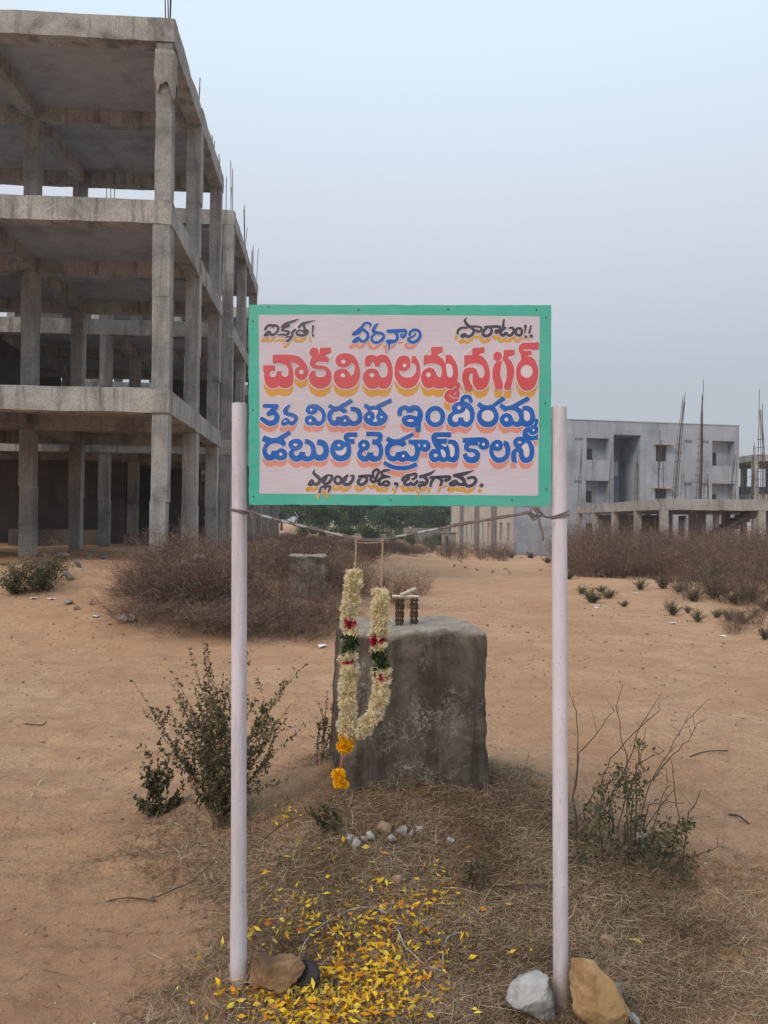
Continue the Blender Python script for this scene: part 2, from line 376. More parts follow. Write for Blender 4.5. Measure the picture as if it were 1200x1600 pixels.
LV = [3.70, 6.88, 9.97]
L1 = thing('unfinished_building', 'bare grey concrete frame of three open storeys beside the dirt track', 'building', P0, ROT)
frame_block(L1, [-.165, -3.4, -6.6], [.165, 2.95, 5.85], .72, LV, rebar=.85, seed=1)
# torn sacking round the head of the corner column
def wrap():
    mb = MB(); n = 40; rows = 9; x0, y0 = -.165, .165
    z1, z0 = 9.44, 8.72
    vs = []
    for i in range(n):
        a = 2 * math.pi * i / n; ca, sa = math.cos(a), math.sin(a); q = max(abs(ca), abs(sa))
        low = z0 + .05 + .34 * mnoise.noise(Vector((ca * 1.7 + 4, sa * 1.7, 1))) + .22 * mnoise.noise(Vector((ca * 5, sa * 5, 1)))
        for j in range(rows):
            f = j / (rows - 1); z = low + (z1 + .05 * mnoise.noise(Vector((a * 2, 0, 5))) - low) * f
            r = .143 / q * .95 + .024 + .022 * (1 - f) ** 2 + .016 * mnoise.noise(Vector((ca * 5, sa * 5, z * 2))) + .008 * math.sin(a * 9)
            vs.append((x0 + ca * r, y0 + sa * r, z))
    fs = [(i * rows + j, ((i + 1) % n) * rows + j, ((i + 1) % n) * rows + j + 1, i * rows + j + 1) for i in range(n) for j in range(rows - 1)]
    mb.add(vs, fs); o = mb.build('sacking', M['burlap'], None, True)
    mod = o.modifiers.new('thick', 'SOLIDIFY'); mod.thickness = .008
    o.location = P0; o.rotation_euler = (0, 0, ROT)
    tag(o, 'torn grey sacking wrapped round head of the corner column', 'sacking')
wrap()
def wall_panel(root, lo, hi, mat, name='infill_wall', seed=0):
    mb = MB(); mb.rough(lo, hi, .6, .012, seed); return mb.build(name, M[mat], root)
P2 = P0 + Matrix.Rotation(ROT, 3, 'Z') @ Vector((0, 8.0, 0))
L2 = thing('unfinished_building', 'second bare concrete frame block with infill walls standing behind the sacking-wrapped frame', 'building', P2, ROT)
frame_block(L2, [-.165, -3.4, -6.6, -9.8], [.165, 3.2, 6.6], .72, LV, rebar=1.3, seed=200)
wall_panel(L2, (-9.7, 6.45, .7), (-6.8, 6.62, 3.3), 'shaded_brick_infill', seed=1)
wall_panel(L2, (-6.4, 6.45, .7), (-3.6, 6.62, 3.3), 'shaded_brick_infill', seed=2)
wall_panel(L2, (-3.2, 6.45, .7), (-1.9, 6.62, 3.3), 'shaded_brick_infill', seed=3)
wall_panel(L2, (-6.4, 1.4, .7), (-3.6, 1.56, 1.2), 'shaded_brick_infill', seed=4)
wall_panel(L2, (-3.2, 1.4, .7), (-.35, 1.56, 1.1), 'shaded_brick_infill', seed=5)
wall_panel(L2, (-9.6, 6.45, 3.7), (-3.6, 6.62, 4.35), 'greywall', seed=6)
wall_panel(L2, (-9.7, .5, .7), (-9.55, 6.3, 9.6), 'shaded_brick_infill', seed=7)  # unseen side wall, added to keep light out of this block
wall_panel(L2, (-1.9, 6.45, .7), (-.4, 6.62, 2.2), 'shaded_brick_infill', seed=17)
wall_panel(L1, (-6.68, .35, .72), (-6.52, 5.7, 3.3), 'shaded_brick_infill', seed=18)  # out-of-view wall, added to block light from the left
wall_panel(L1, (-6.68, .35, 3.7), (-6.52, 5.7, 6.45), 'shaded_brick_infill', seed=19)  # upper storey of the added light-blocking wall, also out of view
wall_panel(L2, (-9.6, 6.42, 4.40), (-6.8, 6.60, 6.45), 'shaded_brick_infill', seed=31)
wall_panel(L2, (-3.2, 6.42, 3.72), (-.4, 6.60, 6.45), 'shaded_brick_infill', seed=32)
wall_panel(L2, (-6.4, 3.1, .72), (-3.6, 3.26, 3.28), 'shaded_brick_infill', seed=33)
wall_panel(L2, (-9.6, 3.1, .72), (-6.8, 3.26, 3.28), 'shaded_brick_infill', seed=34)
wall_panel(L2, (-6.68, .4, 3.72), (-6.52, 3.0, 6.45), 'shaded_brick_infill', seed=35)
P3 = P0 + Matrix.Rotation(ROT, 3, 'Z') @ Vector((0, 17.6, 0))
L3 = thing('unfinished_building', 'farthest of the bare concrete frame blocks in the row, mostly behind the sign', 'building', P3, ROT)
frame_block(L3, [-.165, -3.4, -6.6, -9.8], [.165, 3.4, 6.6, 9.8], .72, LV, rebar=None, seed=400, mat='conc')
wall_panel(L3, (-9.7, 3.3, .7), (-3.6, 3.45, 3.3), 'greywall', seed=8)
wall_panel(L3, (-9.7, 9.6, .7), (-1.0, 9.75, 3.3), 'greywall', seed=9)

# ------------------------------------------------------------------ plastered block on the right
def plaster_block():
    A = at(802, 866, 54.0); B = at(1154, 866, 57.2)
    base = -.75; top = 8.95
    d = Vector((B.x - A.x, B.y - A.y, 0)); Wd = d.length; u = d.normalized(); n = Vector((-u.y, u.x, 0))
    root = thing('apartment_block', 'three-storey grey plastered block with recessed balconies behind the frame with rebar', 'building', (A.x, A.y, base), math.atan2(u.y, u.x))
    def loc(px, py):
        p = onplane(px, py, Vector((A.x, A.y, 0)), n); return (p - Vector((A.x, A.y, 0))).dot(u), p.z - base
    H = top - base
    # openings (pixels): kind, x0, y0, x1, y1
    ops = [('bal', 916.7, 684.7, 951.7, 718.7), ('bal', 915.5, 751, 951.7, 785.5), ('bal', 915, 818, 951, 862),
           ('stair', 958.3, 679.5, 1000.7, 866), ('win', 1025, 696, 1041.6, 721), ('win', 1024, 764, 1041, 789), ('win', 1023.5, 832, 1041, 850),
           ('bal', 1113, 689, 1148, 728), ('bal', 1112.5, 755.6, 1148, 793), ('bal', 1112, 823, 1148, 862),
           ('vent', 1069, 687.5, 1081, 692.4), ('vent', 1096, 688, 1107.6, 693), ('vent', 1068.5, 754, 1080.5, 758.8), ('vent', 1095, 754.5, 1106.5, 759),
           ('vent', 898.3, 683.8, 910.7, 688.3), ('vent', 897.5, 750.3, 909.5, 755), ('door', 1060, 806, 1073, 838)]
    rects = []
    for k, x0, y0, x1, y1 in ops:
        a = loc(x0, (y0 + y1) / 2)[0]; c = loc(x1, (y0 + y1) / 2)[0]; zt = loc((x0 + x1) / 2, y0)[1]; zb = loc((x0 + x1) / 2, y1)[1]
        if k == 'stair': zb = .05
        rects.append((k, a, max(zb, .05), c, zt))
    xs = sorted({0, Wd} | {r[1] for r in rects} | {r[3] for r in rects}); zs = sorted({0, H} | {r[2] for r in rects} | {r[4] for r in rects})
    mb = MB(); T = .22
    for i in range(len(xs) - 1):
        j = 0
        while j < len(zs) - 1:
            def solid(j): 
                cx, cz = (xs[i] + xs[i + 1]) / 2, (zs[j] + zs[j + 1]) / 2
                return not any(r[1] < cx < r[3] and r[2] < cz < r[4] for r in rects)
            if not solid(j): j += 1; continue
            j2 = j
            while j2 < len(zs) - 1 and solid(j2): j2 += 1
            mb.add([(xs[i], 0, zs[j]), (xs[i + 1], 0, zs[j]), (xs[i + 1], 0, zs[j2]), (xs[i], 0, zs[j2])], [(0, 1, 2, 3)])
            j = j2
    mb.build('front_wall', M['plaster'], root)
    # other walls and roof
    D = 16.6
    mb = MB(); mb.add([(Wd, 0, 0), (Wd, D, 0), (Wd, D, H), (Wd, 0, H)], [(0, 1, 2, 3)]); mb.add([(0, D, 0), (Wd, D, 0), (Wd, D, H), (0, D, H)], [(1, 0, 3, 2)])
    mb.add([(0, 0, H - .35), (Wd, 0, H - .35), (Wd, D, H - .35), (0, D, H - .35)], [(0, 1, 2, 3)]); mb.build('outer_wall', M['plaster'], root)
    mb = MB(); mb.box((-.03, -.04, H), (Wd + .03, .2, H + .06)); mb.build('parapet_coping', M['plaster'], root)
    for k, a, zb, c, zt in rects:
        dp = {'bal': .75, 'stair': 3.2, 'win': .2, 'vent': .15, 'door': .3}[k]
        mb = MB()
        mb.add([(a, 0, zb), (a, dp, zb), (a, dp, zt), (a, 0, zt), (c, 0, zb), (c, dp, zb), (c, dp, zt), (c, 0, zt)],
               [(0, 1, 2, 3), (5, 4, 7, 6), (3, 2, 6, 7), (1, 0, 4, 5)])
        if k in ('bal', 'stair'): mb.add([(a, dp, zb), (c, dp, zb), (c, dp, zt), (a, dp, zt)], [(0, 1, 2, 3)])
        nm = {'bal': 'balcony', 'stair': 'stairwell', 'win': 'window', 'vent': 'ventilator', 'door': 'doorway'}[k]
        o = mb.build(nm, M['plaster'], root)
        if k == 'bal':
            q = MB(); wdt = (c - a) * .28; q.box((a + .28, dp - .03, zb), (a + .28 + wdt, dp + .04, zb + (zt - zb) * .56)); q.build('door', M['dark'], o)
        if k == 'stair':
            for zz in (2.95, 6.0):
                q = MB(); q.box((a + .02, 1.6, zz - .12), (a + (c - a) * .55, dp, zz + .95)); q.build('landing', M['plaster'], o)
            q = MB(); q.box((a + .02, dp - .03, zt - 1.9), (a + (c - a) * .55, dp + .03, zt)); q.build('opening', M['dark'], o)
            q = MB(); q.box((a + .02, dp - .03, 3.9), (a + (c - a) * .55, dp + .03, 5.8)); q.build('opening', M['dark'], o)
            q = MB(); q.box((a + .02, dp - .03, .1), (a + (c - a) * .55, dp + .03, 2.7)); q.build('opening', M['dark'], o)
        if k in ('win', 'vent', 'door'):
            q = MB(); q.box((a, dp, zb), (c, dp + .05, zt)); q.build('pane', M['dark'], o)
        if k == 'win':
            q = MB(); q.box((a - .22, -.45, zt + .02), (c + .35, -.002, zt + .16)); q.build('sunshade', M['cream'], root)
            for i in range(5):
                q = MB(); x = a + (c - a) * (i + .5) / 5; q.box((x - .012, .1, zb), (x + .012, .125, zt)); q.build('bar', M['grille'], o)
            for i in range(4):
                q = MB(); z = zb + (zt - zb) * (i + 1) / 5; q.box((a, .07, z - .012), (c, .095, z + .012)); q.build('bar', M['grille'], o)
        if k == 'vent':
            for i in range(3):
                q = MB(); z = zb + (zt - zb) * (i + .5) / 3; q.box((a, -.01, z - .018), (c, .06, z + .018)); q.build('slat', M['plaster'], o)
    for px in (954.5, 1004.5):
        a = loc(px, 720)[0]; q = MB(); q.box((a - .06, -.035, .02), (a + .06, -.002, H - .02)); q.build('plaster_band', M['plaster'], root)
    # left flank: cream panels, dark pilasters, pairs of slit windows
    A3 = Vector((A.x, A.y, 0))
    def loc2(px):
        p = onplane(px, 850, A3, u); return (p - A3).dot(n)
    ws = [(708.9, 710.7), (715.4, 717.1), (727.6, 729.9), (735.5, 737.3), (753, 755.1), (760.9, 764.4), (780.1, 784.2), (791.5, 795.9)]
    yy = []
    for a, c in ws:
        yy.append((loc2(c), loc2(a)))
    D2 = max(y for _, y in yy) + .8
    zr = [(1.0, 2.3), (4.05, 5.35), (7.1, 8.4)]
    ys = sorted({0, D2} | {v for p in yy for v in p}); mb = MB()
    for i in range(len(ys) - 1):
        cy = (ys[i] + ys[i + 1]) / 2; hit = any(p[0] < cy < p[1] for p in yy)
        segs = [(0, H)] if not hit else [(0, zr[0][0]), (zr[0][1], zr[1][0]), (zr[1][1], zr[2][0]), (zr[2][1], H)]
        for z0, z1 in segs: mb.add([(0, ys[i], z0), (0, ys[i + 1], z0), (0, ys[i + 1], z1), (0, ys[i], z1)], [(1, 0, 3, 2)])
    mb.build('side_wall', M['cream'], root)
    for y0, y1 in yy:
        for z0, z1 in zr:
            q = MB(); q.add([(0, y0, z0), (.2, y0, z0), (.2, y0, z1), (0, y0, z1), (0, y1, z0), (.2, y1, z0), (.2, y1, z1), (0, y1, z1)], [(0, 1, 2, 3), (5, 4, 7, 6), (3, 2, 6, 7), (1, 0, 4, 5)])
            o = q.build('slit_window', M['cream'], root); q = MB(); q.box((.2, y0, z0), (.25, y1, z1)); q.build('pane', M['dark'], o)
    for a, c in ((719.8, 723.8), (740.8, 748.6), (768, 775.8)):
        y0, y1 = loc2(c), loc2(a); y1 = min(y1, y0 + 1.0); q = MB(); q.rough((-.12, y0, -.3), (-.002, y1, H - .05), .8, .01, 3); q.build('pilaster', M['pilaster'], root)
plaster_block()

# ------------------------------------------------------------------ one-storey frame with tall starter bars
def right_frame():
    X0, Y0 = 12.5, 34.6
    root = thing('unfinished_building', 'one-storey concrete frame with tall rebar bundles and a bare stair', 'building', (X0, Y0, 0), 0)
    zg = -.35; zt = 2.68; xs = [.16, 4.55, 9.0]; ys = [.16, 3.75, 7.5, 11.3, 15.1]
    frame_block(root, xs, ys, zg, [zt], bd=.48, bw=.28, cw=.30, sl=.15, mat='conc_far', seed=900)
    q = MB(); q.rough((2.35, 2.6, zg), (3.1, 2.85, zt - .48), .5, .01, 4); q.build('stair_wall', M['pilaster'], root)
    # stair flight
    st = thing_part = MB(); n = 9
    for i in range(n):
        x = 3.3 + i * .26; z = .75 + i * .165
        st.box((x, 2.9, z - .22), (x + .275, 4.0, z + .165 - .0))
    st.build('stair_flight', M['pilaster'], root)
    q = MB(); q.box((5.64, 2.9, 2.0), (6.9, 4.0, 2.2)); q.build('stair_landing', M['pilaster'], root)
    q = MB(); q.box((.6, 3.9, .55), (2.4, 4.1, .72)); q.build('sill_beam', M['cream'], root)
    q = MB(); q.box((.55, 3.92, zg), (.9, 4.08, .55)); q.build('low_wall', M['cream'], root)
    q = MB(); q.box((1.25, 3.92, zg), (2.35, 4.08, .55)); q.build('low_wall', M['cream'], root)
    for i, (x, y) in enumerate(((1.2, 2.4), (1.9, 5.2), (3.6, 1.6), (5.4, 2.2), (6.2, 5.5), (2.6, 7.0), (7.4, 2.8), (1.0, 8.6), (3.3, 10.0), (5.9, 1.2), (7.9, 1.4), (4.2, 5.9))):
        q = MB(); q.tube([(x, y, zg - .1), (x + .06 * math.sin(i * 2), y, 1.0), (x + .1 * math.sin(i), y, zt - .49)], [.05, .045, .04], 6); q.build('timber_prop', M['bark'], root)
    q = MB(); q.rough((.3, 11.2, zg), (4.4, 11.35, 2.1), .5, .01, 7); q.build('low_wall', M['pilaster'], root)
    rr = random.Random(4)
    # px at the slab, px at the top, top y, depth, number of bars, ties
    B = [(1054, 1069, 613, 37.5, 6, 7), (1091, 1099, 597, 38.2, 9, 9), (1188, 1190, 600, 35.2, 7, 8), (1033, 1034, 674, 34.9, 4, 2), (1145, 1148, 712, 38.4, 4, 2),
         (994, 994, 706, 38.4, 4, 2), (955, 955, 704, 42.1, 4, 2), (927, 928, 712, 46, 3, 1), (906, 909, 688, 49.7, 4, 2), (1102, 1103, 735, 38.0, 4, 3), (1067, 1067, 738, 42, 2, 1), (1172, 1178, 690, 42, 4, 2)]
    for x0, x1, ty, Y, n, ties in B:
        a = at(x0, 778, Y); a.z = zt; tp = at(x1, ty, Y); h = tp.z - zt; dx = tp.x - a.x
        a = a - Vector((X0, Y0, 0)); offs = [(rr.uniform(-.16, .16), rr.uniform(-.12, .12)) for _ in range(n)]
        for ox, oy in offs:
            hh = h * rr.uniform(.72, 1.02); f = hh / h; sp = rr.uniform(.1, .6); mb = MB()
            mb.tube([(a.x + ox, a.y + oy, zt - .1), (a.x + ox * .9 + dx * f * .45, a.y + oy, zt + hh * .5), (a.x + ox * sp + dx * f + rr.uniform(-.06, .06), a.y + oy, zt + hh)], .014, 4)
            mb.build('rebar', M['rebar'], root)
        for i in range(ties):
            z = zt + h * .55 * (i + .6) / ties; f = (z - zt) / h; mb = MB(); s = .17 - .05 * f
            c = Vector((a.x + dx * f, a.y, z)); mb.tube([c + Vector(v) for v in ((-s, -.12, 0), (s, -.12, .02), (s, .12, .03), (-s, .12, 0), (-s, -.12, .005))], .009, 4); mb.build('stirrup', M['rebar'], root)
right_frame()
r4 = thing('unfinished_building', 'distant two-storey bare frame beyond the plastered block, partly out of view', 'building', (28.9, 60, 0), R(4))
frame_block(r4, [.2, 3.6, 7.0], [.2, 4.0, 8.0], -.75, [4.0, 7.1], bd=.5, cw=.4, mat='conc_far', seed=1300, rebar=.8)
q = MB(); q.rough((.4, 7.9, 4.0), (7, 8.05, 5.0), .8, .02, 3); q.build('infill_wall', M['greywall'], r4)
# low walls and shed far behind
def lowwall(x0, x1, ty, Y, label, h=2.2, name='boundary_wall'):
    a = at(x0, ty, Y); c = at(x1, ty + 1.5, Y + 1.5); zb = float(gz(a.x, a.y)) - .3
    mb = MB(); ln = (c - a).xy.length; mb.rough((0, 0, 0), (ln, .25, a.z - zb), .7, .02, 5)
    o = mb.build(name, M['greywall'], None, False, (a.x, a.y, zb), (0, 0, math.atan2(c.y - a.y, c.x - a.x))); return tag(o, label, 'wall')
lowwall(632, 702, 825, 74, 'long low grey wall ending beside the cream flank of the plastered block')
lowwall(556, 604, 834, 66, 'short low grey wall below the green trees')
sh = thing('shed', 'small dark-doored shed against the cream flank of the plastered block', 'shed', at(694, 836, 64).to_2d().to_3d() + Vector((0, 0, -.6)), R(8))
q = MB(); q.rough((0, 0, -.3), (1.0, .9, 1.25), .4, .01, 2); q.build('wall', M['greywall'], sh)
q = MB(); q.box((.12, -.02, -.1), (.36, .03, 1.0)); q.build('door', M['dark'], sh); q = MB(); q.box((-.1, -.1, 1.25), (1.1, 1.0, 1.34)); q.build('roof', M['greywall'], sh)

# ------------------------------------------------------------------ vegetation builders
def ribbons(paths, widths, attr):
    """paths: list of (k,3) arrays with equal k -> thin crossed-free ribbons facing roughly the camera and sideways"""
    Pth = np.asarray(paths, float); n, k, _ = Pth.shape
    T = np.zeros_like(Pth); T[:, 1:-1] = Pth[:, 2:] - Pth[:, :-2]; T[:, 0] = Pth[:, 1] - Pth[:, 0]; T[:, -1] = Pth[:, -1] - Pth[:, -2]
    side = np.cross(T, RNG.normal(size=(n, 1, 3)) * .6 + np.array([0, -1, .2])); side /= np.linalg.norm(side, axis=2, keepdims=True) + 1e-9
    wv = np.asarray(widths)[:, None, None] * np.linspace(1, .45, k)[None, :, None]
    V = np.stack([Pth - side * wv, Pth + side * wv], 2).reshape(-1, 3)
    base = (np.arange(n) * k * 2)[:, None] + (np.arange(k - 1) * 2)[None, :]
    Fq = np.stack([base, base + 1, base + 3, base + 2], -1).reshape(-1, 4)
    return V, Fq, np.repeat(attr, k * 2)
def leaves(P, size, attr, aspect=.5, D=None):
    """diamond-folded leaves at points P"""
    n = len(P); D = RNG.normal(size=(n, 3)) if D is None else D; D = D / np.linalg.norm(D, axis=1, keepdims=True)
    S = np.cross(D, RNG.normal(size=(n, 3))); S /= np.linalg.norm(S, axis=1, keepdims=True) + 1e-9
    s = np.asarray(size)[:, None]; Nn = np.cross(D, S)
    a = P; b = P + D * s * .5 + S * s * aspect * .5 + Nn * s * .08; c = P + D * s - Nn * s * .1; d = P + D * s * .5 - S * s * aspect * .5 + Nn * s * .08
    V = np.stack([a, b, c, d], 1).reshape(-1, 3); k = (np.arange(n) * 4)[:, None]
    Fq = np.concatenate([k, k + 1, k + 2, k + 3], 1); return V, Fq, np.repeat(attr, 4)
def join(parts):
    V, Fq, A = [], [], []; k = 0
    for v, f, a in parts: V.append(v); Fq.append(f + k); A.append(a); k += len(v)
    return np.concatenate(V), np.concatenate(Fq), np.concatenate(A)
def dry_shrub_mesh(name, h, rad, nst, seed, leafy=500, w0=.0045, dens=1.0):
    rg = np.random.default_rng(seed); P = []; Wd = []; A = []; LP = []
    def path(p, d, L, k=5, wig=.12, grav=.0):
        pts = [p]
        for i in range(k - 1):
            d = d + rg.normal(size=3) * wig; d[2] += grav; d = d / np.linalg.norm(d); pts.append(pts[-1] + d * L / (k - 1))
        return np.array(pts), d
    for i in range(nst):
        a = rg.uniform(0, 2 * np.pi); rb = rad * .35 * np.sqrt(rg.random()); tl = rg.uniform(.1, .95)
        p = np.array([np.cos(a) * rb, np.sin(a) * rb, -.03]); d = np.array([np.cos(a) * tl * rad / h, np.sin(a) * tl * rad / h, 1.0]); d /= np.linalg.norm(d)
        L = h * rg.uniform(.55, 1.1); pt, de = path(p, d, L); P.append(pt); Wd.append(w0 * rg.uniform(.7, 1.2)); A.append(rg.uniform(0, .7))
        for j in range(int(rg.integers(4, 9) * dens)):
            f = rg.uniform(.2, 1); q = pt[0] * (1 - f) + pt[-1] * f; k0 = min(int(f * 4), 3); q = pt[k0] + (pt[k0 + 1] - pt[k0]) * (f * 4 - k0)
            d2 = de + rg.normal(size=3) * .75; d2[2] = abs(d2[2]) * .7; d2 /= np.linalg.norm(d2)
            p2, e2 = path(q, d2, L * rg.uniform(.18, .5), 5, .2); P.append(p2); Wd.append(w0 * .6); A.append(rg.uniform(.1, .9)); LP += [p2[2], p2[4], p2[3]]
            for l in range(int(rg.integers(2, 5) * dens)):
                m = int(rg.integers(1, 5)); d3 = e2 + rg.normal(size=3) * .9; d3 /= np.linalg.norm(d3)
                p3, _ = path(p2[m], d3, L * rg.uniform(.08, .25), 5, .25); P.append(p3); Wd.append(w0 * .4); A.append(rg.uniform(.2, 1.0)); LP += [p3[4], p3[2]]
    parts = [ribbons(P, Wd, np.array(A))]
    if leafy:
        LP = np.array(LP); idx = rg.integers(0, len(LP), leafy); parts.append(leaves(LP[idx] + rg.normal(size=(leafy, 3)) * .01, rg.uniform(.012, .035, leafy), rg.uniform(.2, 1, leafy)))
    return join(parts)
def mesh_of(name, data, mat):
    o = np_mesh(name, data[0], data[1], mat, data[2]); me = o.data; bpy.data.objects.remove(o); return me
DRY = [mesh_of('dry_shrub', dry_shrub_mesh('d', 1.0, .75, 46, s, 900), M['twig']) for s in (1, 2, 3, 4)]
def place(name, me, x, y, s, label, cat, group, sz=1.0, rz=None, dz=0):
    o = link(name, me, None, (x, y, G(x, y) + dz), (0, 0, random.uniform(0, 6.28) if rz is None else rz)); o.scale = (s, s, s * sz)
    return tag(o, label, cat, group)
# thicket at the foot of the left frame
LB1 = 'leafless brown shrub in the thicket at the foot of the left concrete frame'
cnt = 0
for i in range(400):
    if cnt >= 62: break
    px = random.uniform(158, 530); yb = 992 if 200 < px < 510 else 965
    py = random.uniform(884, yb)
    g = ground(px, py)
    if g.y > 12.6 and px < 260: continue
    if px < 230 and py < 925: continue
    if 425 < px < 535 and g.y < 12.0 and not (py > 972 and px > 520): continue
    hh = random.uniform(.45, .95) * (.55 if py > 950 or px < 215 else 1); place('dry_shrub', DRY[i % 4], g.x, g.y, random.uniform(.6, .9), LB1, 'shrub', 'thicket below the left frame', hh); cnt += 1
for i, (px, py, h) in enumerate(((440, 965, .5), (462, 972, .42), (486, 975, .40), (508, 972, .42), (430, 985, .38), (455, 990, .34), (480, 992, .30), (505, 990, .32), (522, 978, .36), (410, 992, .4), (532, 955, .5), (545, 940, .55), (425, 950, .62), (538, 930, .6), (560, 925, .55), (470, 1000, .22), (400, 1000, .26), (580, 930, .5))):
    g = ground(px, py); place('dry_shrub', DRY[i % 4], g.x, g.y, .62, 'low leafless brush at the foot of the smaller pedestal', 'shrub', 'low brush round the smaller pedestal', h / .62)
# brush behind the track: low dark mass
LB2 = 'brown brush shrub in the dry belt between the track and the far trees'
for i in range(72):
    Y = random.uniform(13, 40); px = random.uniform(398, 640) if i < 52 else random.uniform(600, 790)
    if px > 600: Y = random.uniform(40, 52)
    elif px > 560: Y = random.uniform(24, 40)
    p = at(px, 830, Y); topz = 1.5 - (random.uniform(834, 852) - 815) / F * Y; h = max(.35, topz - G(p.x, p.y)); s = random.uniform(1.0, 1.4)
    place('dry_shrub', DRY[i % 4], p.x, p.y, s, LB2, 'shrub', 'dry belt beyond the track', h / s / 1.1)
LB3 = 'brown brush shrub in the dry belt before the one-storey frame'
for i in range(172):
    Y = random.uniform(20.5, 32.5) if i < 138 else random.uniform(14.5, 20); px = random.uniform(880, 1290); p = at(px, 840, Y)
    if p.x < 5.5: continue
    if px < 1060 and Y < 21.5 and i < 138: continue
    if Y < 20 and vn(p.x * .8, p.y * .5) < .05: continue
    s = random.uniform(.8, 1.4) * (.9 + (Y - 19) / 40)
    place('dry_shrub', DRY[i % 4], p.x, p.y, s, LB3, 'shrub', 'dry belt before the one-storey frame', random.uniform(.85, 1.2))
# reddish shrub right of the small pedestal
for px, py, s in ((632, 948, .62), (655, 930, .5), (610, 940, .6)):
    g = ground(px, py); place('dry_shrub', DRY[1], g.x, g.y, s, 'thin reddish dry shrub at the right end of the thicket beside the track', 'shrub', 'thin shrubs beside the track')

def leafy_plant(name, label, base, tips, lsize=.02, nl=40, side=4, stem_w=.0022, bare=.12, cat='plant', reddish=.15, group=None, jitter=.02):
    """stems as curved tubes from base to tips (world), leaves along stems and side shoots"""
    root = thing(name, label, cat, base, 0, group); P, Wd, A = [], [], []; LPs, LD, LA, LS = [], [], [], []
    rg = np.random.default_rng(abs(hash(label)) % 1000 if False else len(label) * 7 + len(tips))
    bx = np.array(base)
    def curve(a, c, bow):
        m = (a + c) / 2 + np.array([rg.normal() * .03, rg.normal() * .03, 0]) + bow
        ts = np.linspace(0, 1, 7)[:, None]; return (1 - ts) ** 2 * a + 2 * ts * (1 - ts) * m + ts ** 2 * c
    for tp in tips:
        a = np.array([rg.normal() * jitter, rg.normal() * jitter, -.02]); c = np.array(tp) - bx
        d = c - a; bow = np.array([-d[0] * .18, -d[1] * .18, abs(d[2]) * .08]); pt = curve(a, c, bow); L = np.linalg.norm(d)
        P.append(pt); Wd.append(stem_w); A.append(rg.random()); shoots = [(pt, 1.0)]
        for s_ in range(side):
            f = rg.uniform(.2, .85); k0 = int(f * 6); q = pt[k0]; e = q + (pt[-1] - pt[0]) / L * L * rg.uniform(.12, .3) + rg.normal(size=3) * L * .09
            p2 = curve(q, e, 0); P.append(p2); Wd.append(stem_w * .6); A.append(rg.random()); shoots.append((p2, .6))
        for sp, wgt in shoots:
            m = int(nl * wgt * rg.uniform(.6, 1.3)); f = bare + (1 - bare) * rg.random(m) ** .8
            if wgt < 1: f = rg.random(m)
            k0 = np.minimum((f * 6).astype(int), 5); q = sp[k0] + (sp[k0 + 1] - sp[k0]) * (f * 6 - k0)[:, None]
            LPs.append(q); LD.append(rg.normal(size=(m, 3)) + np.array([0, 0, .5])); LS.append(lsize * rg.uniform(.5, 1.25, m))
            LA.append(np.where(rg.random(m) < reddish, rg.uniform(.85, 1, m), rg.uniform(0, .75, m)))
    V, Fq, At = ribbons(P, Wd, np.array(A)); np_mesh('stem', V, Fq, M['stem'], At, root)
    if nl:
        V, Fq, At = leaves(np.concatenate(LPs), np.concatenate(LS), np.concatenate(LA), .55, np.concatenate(LD)); np_mesh('foliage', V, Fq, M['leaf'], At, root)
    return root
# leafy shrub left of the left post
g = ground(345, 1290); Yb = g.y
tips = [(294, 1012), (322, 1006), (330, 1040), (262, 1042), (206, 1062), (222, 1110), (475, 1040), (402, 1092), (440, 1075), (350, 1050), (372, 1060), (300, 1060), (280, 1090), (268, 1120), (310, 1085), (385, 1095),
        (420, 1120), (455, 1100), (398, 1140), (345, 1090), (330, 1110), (290, 1130), (360, 1100), (305, 1150), (410, 1160), (260, 1160), (430, 1170), (322, 1140), (378, 1150), (340, 1170), (275, 1180), (470, 1140), (355, 1060), (318, 1060)]
tw = [tuple(at(x, y, Yb + random.uniform(-.28, .28))) for x, y in tips]
leafy_plant('leafy_shrub', 'upright dusty green shrub with small leaves behind the left sign post', tuple(g), tw, .0195, 62, 6, reddish=.3)
g = ground(252, 1268)
tw = [tuple(at(x, y, g.y + random.uniform(-.1, .1))) for x, y in ((206, 1240), (222, 1190), (240, 1205), (258, 1195), (268, 1215), (285, 1225), (232, 1225), (250, 1215), (215, 1255), (283, 1250), (245, 1190), (220, 1210))]
leafy_plant('low_plant', 'low dark green bushy plant on the sand beside the upright shrub', tuple(g), tw, .026, 50, 2, bare=0, reddish=0)
g = ground(508, 1190)
tw = [tuple(at(x, y, g.y + random.uniform(-.1, .1))) for x, y in ((495, 1095), (508, 1110), (518, 1100), (500, 1130), (522, 1140), (512, 1080))]
leafy_plant('slender_plant', 'slender thin-leaved plant against left side of the large block', tuple(g), tw, .016, 34, 2)
g = ground(508, 1306)
tw = [tuple(at(x, y, g.y + random.uniform(-.05, .05))) for x, y in ((488, 1262), (500, 1256), (512, 1258), (524, 1266), (532, 1280), (494, 1275), (518, 1250))]
leafy_plant('green_weed', 'small bushy green weed on the mound below the hanging marigolds', tuple(g), tw, .018, 40, 1, bare=0, reddish=0)
g = ground(738, 1386)
tw = [tuple(at(x, y, g.y + random.uniform(-.04, .04))) for x, y in ((728, 1345), (740, 1320), (748, 1335), (755, 1350), (735, 1350), (744, 1300))]
leafy_plant('sprig_weed', 'feathery green sprig on the mound beside the right sign post', tuple(g), tw, .012, 40, 2, bare=0, reddish=.3)
g = ground(440, 1356)
tw = [tuple(at(x, y, g.y)) for x, y in ((430, 1345), (438, 1338), (446, 1338), (452, 1346))]
